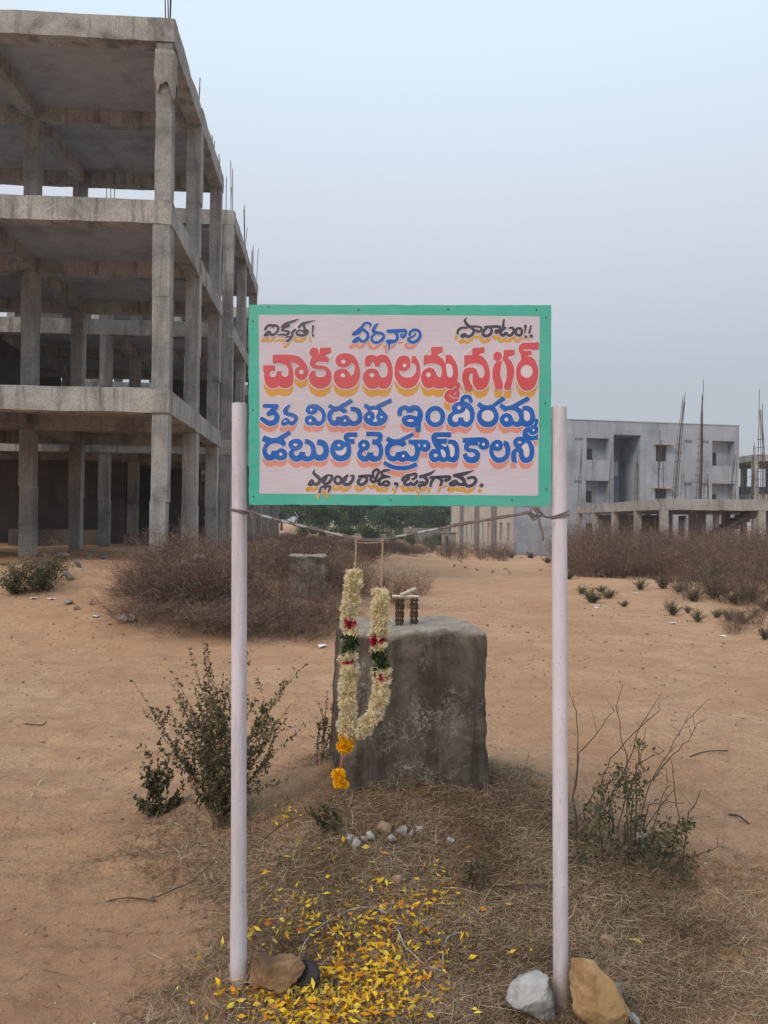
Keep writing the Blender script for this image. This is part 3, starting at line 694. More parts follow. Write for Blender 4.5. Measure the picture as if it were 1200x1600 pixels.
leafy_plant('tiny_weed', 'tiny green weed in the straw near the left sign post', tuple(g), tw, .012, 25, 0, bare=0)
g = ground(1064, 1470)
tw = [tuple(at(x, y, g.y)) for x, y in ((1053, 1442), (1062, 1434), (1072, 1440), (1078, 1448))]
leafy_plant('seedling', 'small seedling on bare earth right of the twiggy shrub', tuple(g), tw, .014, 14, 0, bare=.4)
# twiggy shrub right of the right post (crop coordinates of the photo, 2.727 x)
TW = '365,600 385,400 385,200 370,100|370,540 400,350 470,260 545,165|410,590 490,470 530,370 620,260 735,170 738,130|550,700 590,540 600,380 570,250 555,150 582,50|520,550 600,390 660,220 720,130|650,700 680,520 730,420 800,290 882,180|620,520 720,440 800,350 860,290 898,220|790,780 820,620 800,470 785,370|710,680 740,560 772,470|835,800 930,765 1020,745|740,950 790,800 815,700|600,540 640,420 660,300 680,240|540,560 560,480 600,420|590,650 610,600 600,500|630,760 720,600 800,500|690,560 760,560 830,560|860,600 900,540 915,500|640,400 700,360 755,335|480,560 520,480 560,420'
def twig_shrub():
    g = ground(985, 1345); root = thing('twig_shrub', 'straggly half-bare shrub of long brown twigs behind the right sign post', 'shrub', tuple(g))
    mb = MB(); LP = []; rr = random.Random(3)
    for s in TW.split('|'):
        pts = [tuple(map(float, q.split(','))) for q in s.split()]; Y = g.y + rr.uniform(-.25, .3)
        w_ = [at(760 + x / 2.727, 1050 + y / 2.727, Y + .02 * i) for i, (x, y) in enumerate(pts)]
        gnd = Vector((w_[0].x * .85 + g.x * .15, w_[0].y, 0)); gnd.z = G(gnd.x, gnd.y) - .02
        if w_[0].z > gnd.z: w_ = [gnd] + w_
        fine = []
        for i in range(len(w_) - 1):
            for f in (0, .33, .66): fine.append(w_[i].lerp(w_[i + 1], f) + Vector((rr.gauss(0, .003), rr.gauss(0, .006), rr.gauss(0, .003))))
        fine.append(w_[-1]); n = len(fine); mb.tube([p - g for p in fine], [.0036 * (1 - .7 * i / n) for i in range(n)], 5)
        for i in range(2, n):
            if rr.random() < .4:
                e = fine[i] + Vector((rr.gauss(0, .03), rr.gauss(0, .03), abs(rr.gauss(0, .04)))); mb.tube([fine[i] - g, e - g], [.0014, .0007], 4)
                LP.append(e)
    mb.build('twig', M['bark'], root, True)
    spots = [(555, 450, 50, 70), (600, 480, 60, 120), (640, 640, 30, 110), (780, 690, 55, 160), (850, 650, 22, 100), (480, 600, 60, 110), (500, 570, 40, 60), (485, 495, 20, 40), (710, 720, 25, 110), (650, 310, 25, 25), (640, 430, 60, 50),
             (400, 900, 90, 260), (700, 830, 130, 380), (560, 740, 120, 260), (820, 850, 60, 130), (430, 720, 80, 160), (640, 560, 80, 60), (770, 930, 30, 60), (870, 940, 30, 40)]
    P, S, A = [], [], []
    for x, y, r_, n in spots:
        for i in range(int(n * 1.15)):
            p = at(760 + (x + rr.gauss(0, r_ * .6)) / 2.727, 1050 + (y + rr.gauss(0, r_ * .6)) / 2.727, g.y + rr.gauss(0, .12))
            if p.z < G(p.x, p.y): p.z = G(p.x, p.y) + .005
            P.append(p - g); S.append(rr.uniform(.010, .026)); A.append(rr.choice((rr.uniform(0, .6), rr.uniform(0, .5), rr.uniform(.8, 1))))
    V, Fq, At = leaves(np.array(P), np.array(S), np.array(A), .6); np_mesh('foliage', V, Fq, M['leaf'], At, root)
twig_shrub()
# green shrubs at the track's far edges
def green_mesh(h, r_, n, seed, ls=.05):
    rg = np.random.default_rng(seed); ns = 26; P, A, st, sz = [], [], [], []
    for i in range(ns):
        a = rg.uniform(0, 6.28); tl = rg.random() ** .7; L = h * rg.uniform(.4, 1.15) * (1 - .35 * tl); e = np.array([np.cos(a) * r_ * tl, np.sin(a) * r_ * tl, L]); m = e * np.array([.35, .35, .55]) + rg.normal(size=3) * .02
        ts = np.linspace(0, 1, 6)[:, None]; c = 2 * ts * (1 - ts) * m + ts ** 2 * e; st.append(c); k = int(n / ns * rg.uniform(.4, 1.6)); f = .15 + .85 * rg.random(k); i0 = np.minimum((f * 5).astype(int), 4)
        q = c[i0] + (c[i0 + 1] - c[i0]) * (f * 5 - i0)[:, None] + rg.normal(size=(k, 3)) * ls * .55; P.append(q); A.append(np.clip(rg.uniform(0, .6) + rg.uniform(-.1, .35, k), 0, .95)); sz.append(ls * rg.uniform(.45, 1.2, k) * (1.15 - .5 * f))
    lf = leaves(np.concatenate(P), np.concatenate(sz), np.concatenate(A)); return join([lf, ribbons(st, np.full(ns, .005), np.full(ns, 1.0))])
GRNF = [mesh_of('green_bush', green_mesh(.6, .4, 1500, s, .06), M['tree']) for s in (15, 16, 17)]
GRN = [mesh_of('green_shrub', green_mesh(.6, .45, 2000, s), M['leaf']) for s in (5, 6)]
for px, py, s, lb in ((60, 925, 1.35, 'grey-green shrub at the foot of the open ground floor, beside the rubble'), (22, 928, 1.1, 'green weed clump on sand left of the grey-green shrub'),):
    g = ground(px, py); place('green_shrub', GRN[0], g.x, g.y, s, lb, 'shrub', None, .8)
g = ground(72, 905); place('dry_shrub', DRY[2], g.x, g.y, .55, 'brown dry shrub standing behind the grey-green shrub by the rubble', 'shrub', None)
for i in range(40):
    Y = random.uniform(19, 31); px = random.uniform(900, 1280); p = at(px, 840, Y)
    if px < 1080 and Y < 22: continue
    place('green_shrub', GRN[i % 2], p.x, p.y, random.uniform(.9, 1.8), 'dull green shrub growing up through the dry belt before the one-storey frame', 'shrub', 'green shrubs in the dry belt', random.uniform(.6, 1.0))
LBG = 'small green shrub scattered along the edge of the right-hand dry belt'
for px, py, s in ((1035, 920, .75), (1000, 922, .55), (925, 942, .62), (952, 935, .5), (1115, 935, .95), (1130, 930, .8), (975, 948, .3), (1052, 962, .5), (1090, 972, .4), (1140, 970, .5), (1120, 965, .35), (1196, 1000, .35), (908, 928, .45), (855, 880, .9), (1160, 975, .4), (1180, 962, .3), (1075, 958, .25), (890, 905, .5), (1150, 945, .7), (1175, 940, .8), (1060, 925, .5), (1195, 955, .6), (940, 925, .4), (1085, 940, .5)):
    g = ground(px, py); place('green_shrub', GRN[(px + py) % 2], g.x, g.y, s * 1.05, LBG, 'shrub', 'green shrubs at the dry belt edge', random.uniform(.7, 1.1))
for px, py, s in ((1162, 985, .42), (1180, 975, .38), (1145, 990, .3)):
    g = ground(px, py); place('dry_shrub', DRY[0], g.x, g.y, s, 'small brown dry weed on the sand before the right-hand dry belt', 'shrub', 'small dry weeds on the sand')
for px, py, s in ((800, 868, 1.4), (830, 868, 1.3)):
    g = ground(px, py); p = at(px, 850, 50); place('green_shrub', GRN[0], p.x, p.y, s, 'low green shrub at the foot of the grey plastered corner', 'shrub', 'shrubs at the plastered corner', .7)
# far trees
def tree_mesh(seed, h, rx, n, ls):
    rg = np.random.default_rng(seed); cl = []; 
    for i in range(16):
        a = rg.uniform(0, 6.28); r_ = rx * .75 * np.sqrt(rg.random()); cl.append((np.cos(a) * r_, np.sin(a) * r_, h * rg.uniform(.20, .9), rx * rg.uniform(.25, .5)))
    P, A = [], []
    for cx, cy, cz, cr in cl:
        m = n // 16; d = rg.normal(size=(m, 3)); d /= np.linalg.norm(d, axis=1, keepdims=True); rr_ = cr * rg.uniform(.45, 1.05, (m, 1)); q = d * rr_ * np.array([1, 1, .6]) + np.array([cx, cy, cz])
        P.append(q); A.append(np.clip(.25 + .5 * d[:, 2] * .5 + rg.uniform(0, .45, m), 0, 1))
    P = np.concatenate(P); A = np.concatenate(A); return leaves(P, ls * rg.uniform(.6, 1.4, len(P)), A, .7), cl
TRV = []
for s, (h, rx) in enumerate(((5.2, 3.4), (4.6, 3.8), (5.8, 3.0))):
    (V, Fq, A), cl = tree_mesh(20 + s, h, rx, 5200, .24); mb = MB()
    mb.tube([(0, 0, -.3), (.1, .05, h * .25), (.05, 0, h * .55)], [.17, .13, .07], 7)
    for cx, cy, cz, cr in cl[:9]: mb.tube([(.08, .03, h * .25), (cx * .5, cy * .5, (cz + h * .25) * .5), (cx, cy, cz)], [.07, .05, .02], 5)
    t0 = thing('acacia_tree', 'x', 'tree'); mb.build('trunk', M['bark'], t0, True); np_mesh('crown', V, Fq, M['tree'], A, t0); TRV.append(t0)
first = [True] * 3
for i, (px, Y, s) in enumerate(((500, 78, .85), (530, 95, .95), (560, 88, .9), (592, 104, 1.05), (625, 92, .9), (655, 112, 1.1), (688, 90, .95), (470, 92, 1.0), (440, 100, 1.05), (545, 125, 1.35), (610, 130, 1.4), (672, 128, 1.3), (410, 120, 1.3), (715, 118, 1.2), (490, 130, 1.35))):
    k = i % 3; o = TRV[k] if first[k] else copy_tree(TRV[k]); first[k] = False
    p = at(px, 820, Y); o.location = (p.x, p.y, float(gz(p.x, p.y))); o.scale = (s, s, s); o.rotation_euler = (0, 0, random.uniform(0, 6.28))
    near = Y < 115
    tag(o, 'spreading green tree beyond the low wall, in the front row' if near else 'taller green tree in the rear row beyond the low wall', 'tree', 'front row of far trees' if near else 'rear row of far trees')

for i in range(34):
    px = 470 + i * 7.6 + random.uniform(-4, 4); Y = random.uniform(58, 84); p = at(px, 830, Y)
    place('green_bush', GRNF[i % 3], p.x, p.y, random.uniform(1.8, 3.2), 'rounded green bush growing low below the far trees', 'shrub', 'bushes below the far trees', random.uniform(.7, 1.0))
# ------------------------------------------------------------------ pedestals
def pedestal(name, label, M4, w, d, h, seed, bars=True, amp=.016, taper=.05):
    root = thing(name, label, 'concrete block'); root.matrix_world = M4
    bm = bmesh.new(); bmesh.ops.create_cube(bm, size=1); bmesh.ops.subdivide_edges(bm, edges=bm.edges[:], cuts=44, use_grid_fill=True)
    for v in bm.verts:
        f = .5 - v.co.z; s = 1 + taper * f * f * 1.8 + .06 * max(0, f - .8) / .2; dm = Vector((w * s, d * s, h)); p = Vector((v.co.x * dm.x, v.co.y * dm.y, v.co.z * dm.z))
        r_ = .05 + .025 * mnoise.noise(v.co * 3 + Vector((seed, 0, 0))); c_ = Vector([max(-(dm[k] / 2 - r_), min(dm[k] / 2 - r_, p[k])) for k in range(3)]); dd = p - c_
        if dd.length > 1e-6:
            ml = max(abs(x) for x in dd); p = c_ + dd.normalized() * ml if sum(abs(x) > 1e-6 for x in dd) > 1 else p
        p.z += h / 2; q = p * 3 + Vector((seed, seed * 2, 0)); low = max(0, 1 - p.z / (.25 * h))
        v.co = p + mnoise.noise_vector(q) * amp + mnoise.noise_vector(q * 4) * amp * (.5 + low) + mnoise.noise_vector(q * 13) * amp * (.3 + .5 * low)
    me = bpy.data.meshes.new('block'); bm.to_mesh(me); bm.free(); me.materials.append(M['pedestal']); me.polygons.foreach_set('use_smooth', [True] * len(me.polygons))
    link('block', me, root); return root
def mat_pedestal():
    m, t, b = newmat('mouldy old concrete', .95, .12); v = pos(t)
    c = rampn(t, noise(t, 3.2, 8, .72, v, .5), [(.30, (.052, .042, .033)), (.5, (.125, .104, .084)), (.74, (.30, .258, .212))])
    st = noise(t, 7, 6, .7, pos(t, (1.3, 1.3, .16)), .3); c = mix(t, rampn(t, st, [(.46, G1), (.64, (.85,) * 3)]), c, (.042, .035, .029))
    lch = noise(t, 75, 8, .85, v, 0); blot = noise(t, 4.0, 5, .65, v)
    mk = N(t, 'ShaderNodeMath', operation='MULTIPLY'); t.links.new(rampn(t, lch, [(.50, G1), (.56, W1)]), mk.inputs[0]); t.links.new(rampn(t, blot, [(.50, (.05,) * 3), (.64, (.85,) * 3)]), mk.inputs[1])
    c = mix(t, mk.outputs[0], c, (.42, .375, .32))
    # paler tone mixed in on upward faces
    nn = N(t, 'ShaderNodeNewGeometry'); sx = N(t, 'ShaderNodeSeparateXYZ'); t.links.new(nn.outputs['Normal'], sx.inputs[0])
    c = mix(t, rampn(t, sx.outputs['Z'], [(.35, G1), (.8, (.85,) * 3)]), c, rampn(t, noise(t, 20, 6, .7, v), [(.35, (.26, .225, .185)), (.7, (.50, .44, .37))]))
    t.links.new(c, b.inputs['Base Color']); bump(t, b, noise(t, 30, 9, .8, v), .9, .012); return m
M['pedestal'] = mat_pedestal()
def put_block(fl, fr, Yf, depth, ztop, zbot, label, seed, name='concrete_block', taper=.05):
    """front-top-left / front-top-right pixels at depth Yf"""
    a = at(fl[0], fl[1], Yf); c = at(fr[0], fr[1], Yf + fr[2]); wdt = (c - a).xy.length; ang = math.atan2(c.y - a.y, c.x - a.x)
    mid = (a + c) / 2; nrm = Vector((-math.sin(ang), math.cos(ang), 0)); ctr = mid + nrm * depth / 2
    return pedestal(name, label, Matrix.Translation((ctr.x, ctr.y, zbot)) @ Matrix.Rotation(ang, 4, 'Z'), wdt, depth, ztop - zbot, seed, taper=taper), ang, mid, nrm, wdt
zt1 = at(650, 986, 3.47).z
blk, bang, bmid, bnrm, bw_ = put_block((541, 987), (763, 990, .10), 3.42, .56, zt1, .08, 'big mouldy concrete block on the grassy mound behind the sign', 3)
zt2 = at(480, 868, 11.3).z
blk2, *_ = put_block((450, 868), (512, 868, .05), 11.3, .6, zt2, G(-1.2, 11.4) - .2, 'smaller grey concrete pedestal half hidden in the thicket', 9, taper=.02)
for ox in (-.06, .0, .05):
    mb = MB(); h = zt2 - (G(-1.2, 11.4) - .2); mb.tube([(ox, 0, h - .05), (ox + .01, .01, h + .17)], .012, 6); mb.build('starter_bar', M['rebar'], blk2)
# rusted starter-bar clusters standing on the big block
def starter(px0, px1, pyb, pyt, Y):
    a = at(px0, pyb, Y); c = at(px1, pyb, Y); top = at((px0 + px1) / 2, pyt, Y).z
    inv = blk.matrix_world.inverted(); mb = MB(); n = 4
    for i in range(n):
        p = a.lerp(c, (i + .5) / n); p.z = zt1; r0 = (c - a).length / n * .42; pts = []; rs = []
        yo = (.012 if i % 2 else -.012)
        for k in range(34):
            f = k / 33; pts.append(inv @ Vector((p.x, p.y + yo, zt1 - .02 + (top - zt1 + .02) * f))); rs.append(r0 * (1.18 if k % 3 == 0 else .92))
        mb.tube(pts, rs, 7)
    for k in range(6):
        z = zt1 + (top - zt1) * (k + .5) / 6; m_ = (a + c) / 2; r_ = (c - a).length * .52
        mb.tube([inv @ Vector((m_.x + math.cos(q) * r_, m_.y + math.sin(q) * r_ * .9, z + .006 * q / 6.28 * (1 if k % 2 else -1))) for q in np.linspace(0, 6.28, 13)], .0035, 5)
    mb.build('starter_bar', M['rust'], blk, True); return (a + c) / 2, top
YS = 3.76
s1, t1 = starter(617.5, 630.5, 973, 936, YS); s2, t2 = starter(640.5, 652.5, 973, 935, YS)
def stick(a, c, r0, label, name='stick', mat='stick', flat=.6):
    mb = MB(); a = Vector(a); c = Vector(c); ctr = (a + c) / 2; rr = random.Random(len(label))
    pts = [a.lerp(c, i / 8) - ctr + Vector((rr.gauss(0, r0 * .12), 0, rr.gauss(0, r0 * .12))) for i in range(9)]
    mb.tube(pts, [r0 * rr.uniform(.88, 1.1) for _ in pts], 8); return tag(mb.build(name, M[mat], None, True, ctr), label, 'stick')
q0, q1 = at(613, 932.5, YS), at(655, 932.5, YS); zz = max(t1, t2) + .008; q0.z = q1.z = zz
stick(q0, q1, .0075, 'pale flat stick laid level across the two rusty bar clusters')
q0 = at(627, 934, YS - .03); q0.z = zz + .012; q1 = at(648.5, 920, YS + .05); stick(q0, q1, .0085, 'pale stick lying aslant over the level stick')

# ------------------------------------------------------------------ the sign
SY = 2.40
def bp(x, y, off=0.0):         # photo pixel -> point on the board's front plane, off metres proud
    p = at(x, y, SY); return Vector((p.x, SY - off, p.z))
sign = thing('painted_sign', 'hand-painted sign board with green border held between two white posts', 'sign', (.05, SY, 0))
SO = Vector((.05, SY, 0))
def post(px_top, py_top, px_bot, py_bot, rad, collar=None):
    a = at(px_top, py_top, SY + .012); c = at(px_bot, py_bot, SY + .012); c = c + (c - a).normalized() * .25; mb = MB(); n = 26; pts = [c.lerp(a, i / n) for i in range(n + 1)]
    rr = random.Random(int(px_top)); L = (a - c).length; rs = []
    for i in range(n + 1):
        z = c.lerp(a, i / n).z; r_ = rad * (1 + rr.uniform(-.008, .008))
        if collar and z < collar: r_ *= 1.10
        rs.append(r_)
    mb.tube([p - SO for p in pts], rs, 28, cap=False)
    mb.tube([a - SO, a - SO + Vector((0, 0, .0015)), a - SO + Vector((0, 0, .003))], [rad, rad * .98, rad * .9], 28)
    o = mb.build('post', M['post'], sign, True); return o
post(374.3, 632, 372.6, 1540, .0240, at(372, 1409, SY).z)
post(873.6, 637, 876.2, 1590, .0238)
def quadpx(mb, x0, y0, x1, y1, off, thick=0):
    a, b_, c, d = bp(x0, y0, off), bp(x1, y0, off), bp(x1, y1, off), bp(x0, y1, off)
    mb.add([p - SO for p in (d, c, b_, a)], [(0, 1, 2, 3)])
# board: sheet panel with a slightly uneven edge and wooden battens behind
BX0, BY0, BX1, BY1 = 388.6, 476.4, 860.6, 790
def board():
    rr = random.Random(2); pts = []
    def edge(xa, ya, xb, yb, n, amp):
        for i in range(n):
            f = i / n; yield (xa + (xb - xa) * f + rr.gauss(0, amp), ya + (yb - ya) * f + rr.gauss(0, amp))
    ring = [*edge(388.4, 476.2, 861.4, 476.8, 40, .25), *edge(861.4, 476.8, 860.4, 791.5, 30, .35), *edge(860.4, 791.5, 388.8, 788.2, 40, .45), *edge(388.8, 788.2, 388.4, 476.2, 30, .35)]
    mb = MB(); n = len(ring); f = [bp(x, y, 0) - SO for x, y in ring]; bk = [p + Vector((0, .014, 0)) for p in f]
    mb.add(f + bk, [tuple(range(n))[::-1], tuple(range(n, 2 * n))] + [(i, (i + 1) % n, n + (i + 1) % n, n + i) for i in range(n)])
    mb.build('green_panel', M['sign_green'], sign)
    rw = [(404, 492), (520, 491.6), (640, 492.5), (742, 493.2), (843.5, 494.5), (842.6, 560), (841.8, 640), (841, 772.5), (840.6, 774.6), (720, 773.6), (600, 773), (500, 772), (405.4, 771.2), (406, 700), (405.2, 600)]
    mb = MB(); mb.add([bp(x, y, .0004) - SO for x, y in rw][::-1], [tuple(range(len(rw)))]); mb.build('white_field', M['sign_white'], sign)
    for x0, x1, y0, y1 in ((389.5, 404, 480, 787), (846, 859.5, 480, 787), (404.5, 845.5, 478, 490), (404.5, 845.5, 775, 787)):
        a = bp(x0, y1) - SO; c = bp(x1, y0) - SO; mb = MB(); mb.box((a.x, .0145, a.z), (c.x, .034, c.z)); mb.build('batten', M['wood'], sign)
    for x, y in ((395, 502), (419, 479), (395, 640), (396, 776), (610, 781), (800, 781), (853, 764), (853, 496), (838, 484), (560, 484), (700, 483), (852, 630)):
        c = bp(x, y, .001) - SO; mb = MB(); mb.tube([c, c + Vector((0, -.0016, 0))], .0022, 8); mb.build('nail', M['rebar'], sign)
board()
#@LETTERS@
# lettering: P closed outline (! = corner), S brush stroke (x,y[,w]; first token = width), O ring, C/E/W counters left in the ground colour
def pts_of(s):
    o = []
    for q in s.split():
        c = q.endswith('!'); v = [float(x) for x in q.rstrip('!').split(',')]; o.append((v[0], v[1], v[2] if len(v) > 2 else None, c))
    return o
def smooth_closed(pt, sub=5):
    n = len(pt); res = []
    for i in range(n):
        p0, p1, p2, p3 = pt[i - 1], pt[i], pt[(i + 1) % n], pt[(i + 2) % n]; a = Vector(p1[:2]); b_ = Vector(p2[:2])
        if p1[3] and p2[3]: res.append(a); continue
        m1 = (b_ - a) if p1[3] else (b_ - Vector(p0[:2])) / 2; m2 = (b_ - a) if p2[3] else (Vector(p3[:2]) - a) / 2
        L = (b_ - a).length; m1 = m1 * min(1, L * 1.6 / (m1.length + 1e-6)); m2 = m2 * min(1, L * 1.6 / (m2.length + 1e-6))
        for k in range(sub):
            t = k / sub; t2, t3 = t * t, t * t * t
            res.append(a * (2 * t3 - 3 * t2 + 1) + m1 * (t3 - 2 * t2 + t) + b_ * (-2 * t3 + 3 * t2) + m2 * (t3 - t2))
    return res
def smooth_open(pt, sub=5):
    P_ = [Vector((p[0], p[1], p[2])) for p in pt]; n = len(P_); res = []
    if n == 1: return P_
    for i in range(n - 1):
        p1, p2 = P_[i], P_[i + 1]; p0 = P_[max(i - 1, 0)]; p3 = P_[min(i + 2, n - 1)]; m1 = (p2 - p0) / 2; m2 = (p3 - p1) / 2
        for k in range(sub):
            t = k / sub; t2, t3 = t * t, t * t * t
            res.append(p1 * (2 * t3 - 3 * t2 + 1) + m1 * (t3 - 2 * t2 + t) + p2 * (-2 * t3 + 3 * t2) + m2 * (t3 - t2))
    res.append(P_[-1]); return res
def circ(x, y, rx, ry=None, n=22): ry = ry or rx; return [Vector((x + math.cos(2 * math.pi * i / n) * rx, y + math.sin(2 * math.pi * i / n) * ry)) for i in range(n)]
def clip_y(poly, y):           # keep the part below the line (larger y)
    res = []
    for i in range(len(poly)):
        a, b_ = poly[i - 1], poly[i]; ia, ib = a.y >= y, b_.y >= y
        if ia != ib: f = (y - a.y) / (b_.y - a.y); res.append(a.lerp(b_, f))
        if ib: res.append(b_)
    return res
class Ink:
    def __init__(s, off): s.mb = MB(); s.off = off; s.k = 0
    def poly(s, poly, ox, oy, sc, d=None, clip=None, dx=0, dy=0):
        q = [Vector((p.x / sc + ox + dx, p.y / sc + oy + dy)) for p in poly]
        if clip is not None: q = clip_y(q, clip)
        if len(q) < 3: return
        off = s.off + (d if d is not None else (s.k % 7) * .00006); v = [bp(p.x, p.y, off) - SO for p in q]
        tri = tessellate_polygon([[Vector((p.x, p.y, 0)) for p in q]]); base = len(s.mb.v); s.mb.v += [tuple(p) for p in v]
        for t_ in tri:
            a, b_, c = (Vector((q[i].x, q[i].y)) for i in t_); cr = (b_ - a).cross(c - a)
            if abs(cr) < 1e-7: continue
            t_ = tuple(t_) if cr < 0 else tuple(t_)[::-1]; s.mb.f.append(tuple(base + i for i in t_))
    def stroke(s, pt, ox, oy, sc, grow=0, clip=None, dx=0, dy=0):
        m = smooth_open(pt) ; d0 = (s.k % 5) * .00005; n = len(m)
        for i in range(n):
            r_ = m[i].z / 2 + grow; s_d = d0 + (i % 12) * .00002
            if r_ <= .4: continue
            if i in (0, n - 1) or i % 5 == 0: s.poly(circ(m[i].x, m[i].y, r_, n=16), ox, oy, sc, s_d, clip, dx, dy)
            if i < n - 1:
                a, b_ = m[i], m[i + 1]; t_ = Vector((b_.x - a.x, b_.y - a.y)); 
                if t_.length < 1e-4: continue
                ta = Vector((m[min(i + 1, n - 1)].x - m[max(i - 1, 0)].x, m[min(i + 1, n - 1)].y - m[max(i - 1, 0)].y)).normalized()
                j = i + 1; tb = Vector((m[min(j + 1, n - 1)].x - m[max(j - 1, 0)].x, m[min(j + 1, n - 1)].y - m[max(j - 1, 0)].y)).normalized()
                na = Vector((-ta.y, ta.x)) * (a.z / 2 + grow); nb = Vector((-tb.y, tb.x)) * (b_.z / 2 + grow); a2, b2 = a.xy, b_.xy
                s.poly([a2 + na, b2 + nb, b2 - nb, a2 - na], ox, oy, sc, s_d + .00001, clip, dx, dy)
        s.k += 1
def letters(name, data, ox, oy, sc, ink_mat, sh_mat, dy, dx, clip, halo=1.7):
    ink, sh, ha, ct = Ink(.0019), Ink(.0006), Ink(.00125), Ink(.0026)
    for row in data.strip().splitlines():
        row = row.strip()
        if not row: continue
        k, rest = row[0], row[1:].strip()
        if k in 'CEW':
            if k == 'C': ct.poly(smooth_closed(pts_of(rest)), ox, oy, sc)
            elif k == 'E': v = [float(x) for x in rest.split(',')]; ct.poly(circ(*v), ox, oy, sc)
            else: wd, r2 = rest.split(' ', 1); ct.stroke([(a, b_, c or float(wd), d) for a, b_, c, d in pts_of(r2)], ox, oy, sc)
            ct.k += 1; ct.mb.build('letter_counter', M['sign_halo'], sign); ct.mb = MB(); continue
        if k == 'P':
            pl = smooth_closed(pts_of(rest)); ink.poly(pl, ox, oy, sc); ink.k += 1
            sh.poly(pl, ox, oy, sc, None, clip, dx, dy); sh.k += 1
            ha.stroke([(p.x, p.y, 2 * halo * sc, 0) for p in pl[::2]] + [(pl[0].x, pl[0].y, 2 * halo * sc, 0)], ox, oy, sc)
        else:
            if k == 'O':
                v = [float(x) for x in rest.split(',')]; P_ = [(p.x, p.y, v[4], 0) for p in circ(*v[:4], n=14)]; P_.append(P_[0])
            else:
                wd, r2 = rest.split(' ', 1); P_ = [(a, b_, c if c else float(wd), d) for a, b_, c, d in pts_of(r2)]
            ink.stroke(P_, ox, oy, sc); sh.stroke(P_, ox, oy, sc, 0, clip, dx, dy); ha.stroke(P_, ox, oy, sc, halo * sc)
        ha.mb.build('letter_outline', M['sign_halo'], sign); ha.mb = MB()
        if sh.mb.f: sh.mb.build('letter_shading', M[sh_mat], sign)
        sh.mb = MB()
    for q, nm, mt in ((sh, 'letter_shading', sh_mat), (ha, 'letter_outline', 'sign_halo'), (ink, name, ink_mat), (ct, 'letter_counter', 'sign_halo')):
        if q.mb.v: q.mb.build(nm, M[mt], sign)
L2A = '''
P 198,182! 420,182! 412,285! 432,350 442,430 435,510 400,560 340,575 290,565 268,548! 245,565 190,577 140,555 105,500 95,430 98,395! 86,385! 86,308! 226,308! 226,372! 188,374 163,395 163,425 195,443 230,435 240,420! 240,375! 298,375! 300,410 320,437 345,442 375,425 382,390 378,350 350,308 310,288 260,282! 198,282!
S 60 415,228,90 490,246,86 545,295,76 582,360,66 578,415,62 535,445,72 487,415,58 485,365,54 530,336,50
S 112 680,155
P 752,100! 878,100! 878,160! 800,180! 862,232! 838,275! 760,262 715,270 700,290 715,305 790,310 850,340 885,410 880,490 840,550 760,582 690,565 640,520 618,450 630,405 655,370! 700,370! 700,410 715,435 755,448 800,435 818,405 805,370 770,355 715,352 660,335 632,290 640,240 665,200 700,185! 740,180!
P 930,250 945,205 985,175 1040,165 1130,185 1190,260 1220,370 1215,450 1180,530 1110,575 1050,582 980,570 930,520 910,455 918,395 955,358 1015,347 1065,360 1095,395 1112,435! 1140,410 1157,350 1150,300 1125,278! 1100,305 1060,330 1010,333 955,310
E 1025,265,24
E 1018,425,27,24
E 533,385,25
'''
L2B = '''
P 152,300 150,240 175,200 230,182 275,195 290,205! 310,190 360,180 420,205 460,280 478,370 470,470 440,550 385,583 330,575 308,560! 280,577 225,583 170,555 132,490 128,430 150,380 200,347 260,347 305,375 325,420 350,448 385,445 412,410 415,340 395,290 360,272 330,285 325,322! 268,322! 266,290 245,272 222,290 218,322! 155,322!
E 235,423,28,24
P 600,192 650,200 680,240 685,290 670,345 620,375 580,375 555,365! 560,400 590,435 650,450 710,435 745,390 750,330 735,295 705,282! 692,285! 705,192! 750,210 790,290 802,370 790,460 740,545 650,578 570,550 510,460 498,370 515,270 550,212
E 615,310,22
P 925,95! 1060,88! 1062,155! 985,185! 1050,220 1080,262 1094,285! 1096,185! 1150,185 1185,220 1230,300 1243,390 1240,460 1222,500 1200,560 1150,583 1120,578 1092,562! 1060,575 1020,583 970,570 952,558! 930,570 885,578 840,550 810,480 810,420 840,365 890,335 940,340 975,375 995,425 1020,447 1045,430 1052,380 1040,320 1000,295 930,285 870,293! 840,305! 840,190! 930,188!
E 895,420,27
C 1098,293! 1135,290 1172,325 1182,390 1175,435 1150,450 1122,440 1108,390
P 1222,495! 1255,510 1270,545 1262,575 1250,595 1262,620 1260,665 1245,712 1190,745 1140,748 1095,720 1080,675 1095,625 1140,590 1190,570
W 8 1105,602 1140,590 1180,582 1220,555
W 9 1140,655 1165,680 1200,692 1250,690
E 1210,640,9
'''
L2C = '''
P 285,105! 425,95! 425,160! 345,182! 410,210 460,280 490,380 485,480 450,560 380,600 330,585 295,530 285,470 290,410! 270,403 250,425 248,470 265,515 285,545! 280,605! 195,605! 190,560 165,480 170,400 200,350 270,330 330,350 350,400 370,445 400,452 425,410 420,350 390,305 330,285 260,292 188,330! 188,190! 285,188!
S 106 580,200
P 545,240! 600,255 640,250! 625,300 612,380 615,440 638,510 640,560 630,590! 555,595! 545,540 520,440 520,370 540,300 565,260
P 650,128! 780,125! 780,185! 695,215! 740,260 770,330 772,420 755,490 740,560 735,598! 665,595! 655,545 680,480 685,400 680,320 655,260 632,240! 650,190!
P 1062,38! 1062,118! 880,122! 880,138! 975,135! 975,183! 900,200! 980,212 1030,270 1058,370 1050,460 1010,560 930,605 860,580 810,490 795,390 810,310 855,240! 850,180 825,130 840,70 875,42!
E 920,380,70,75
'''
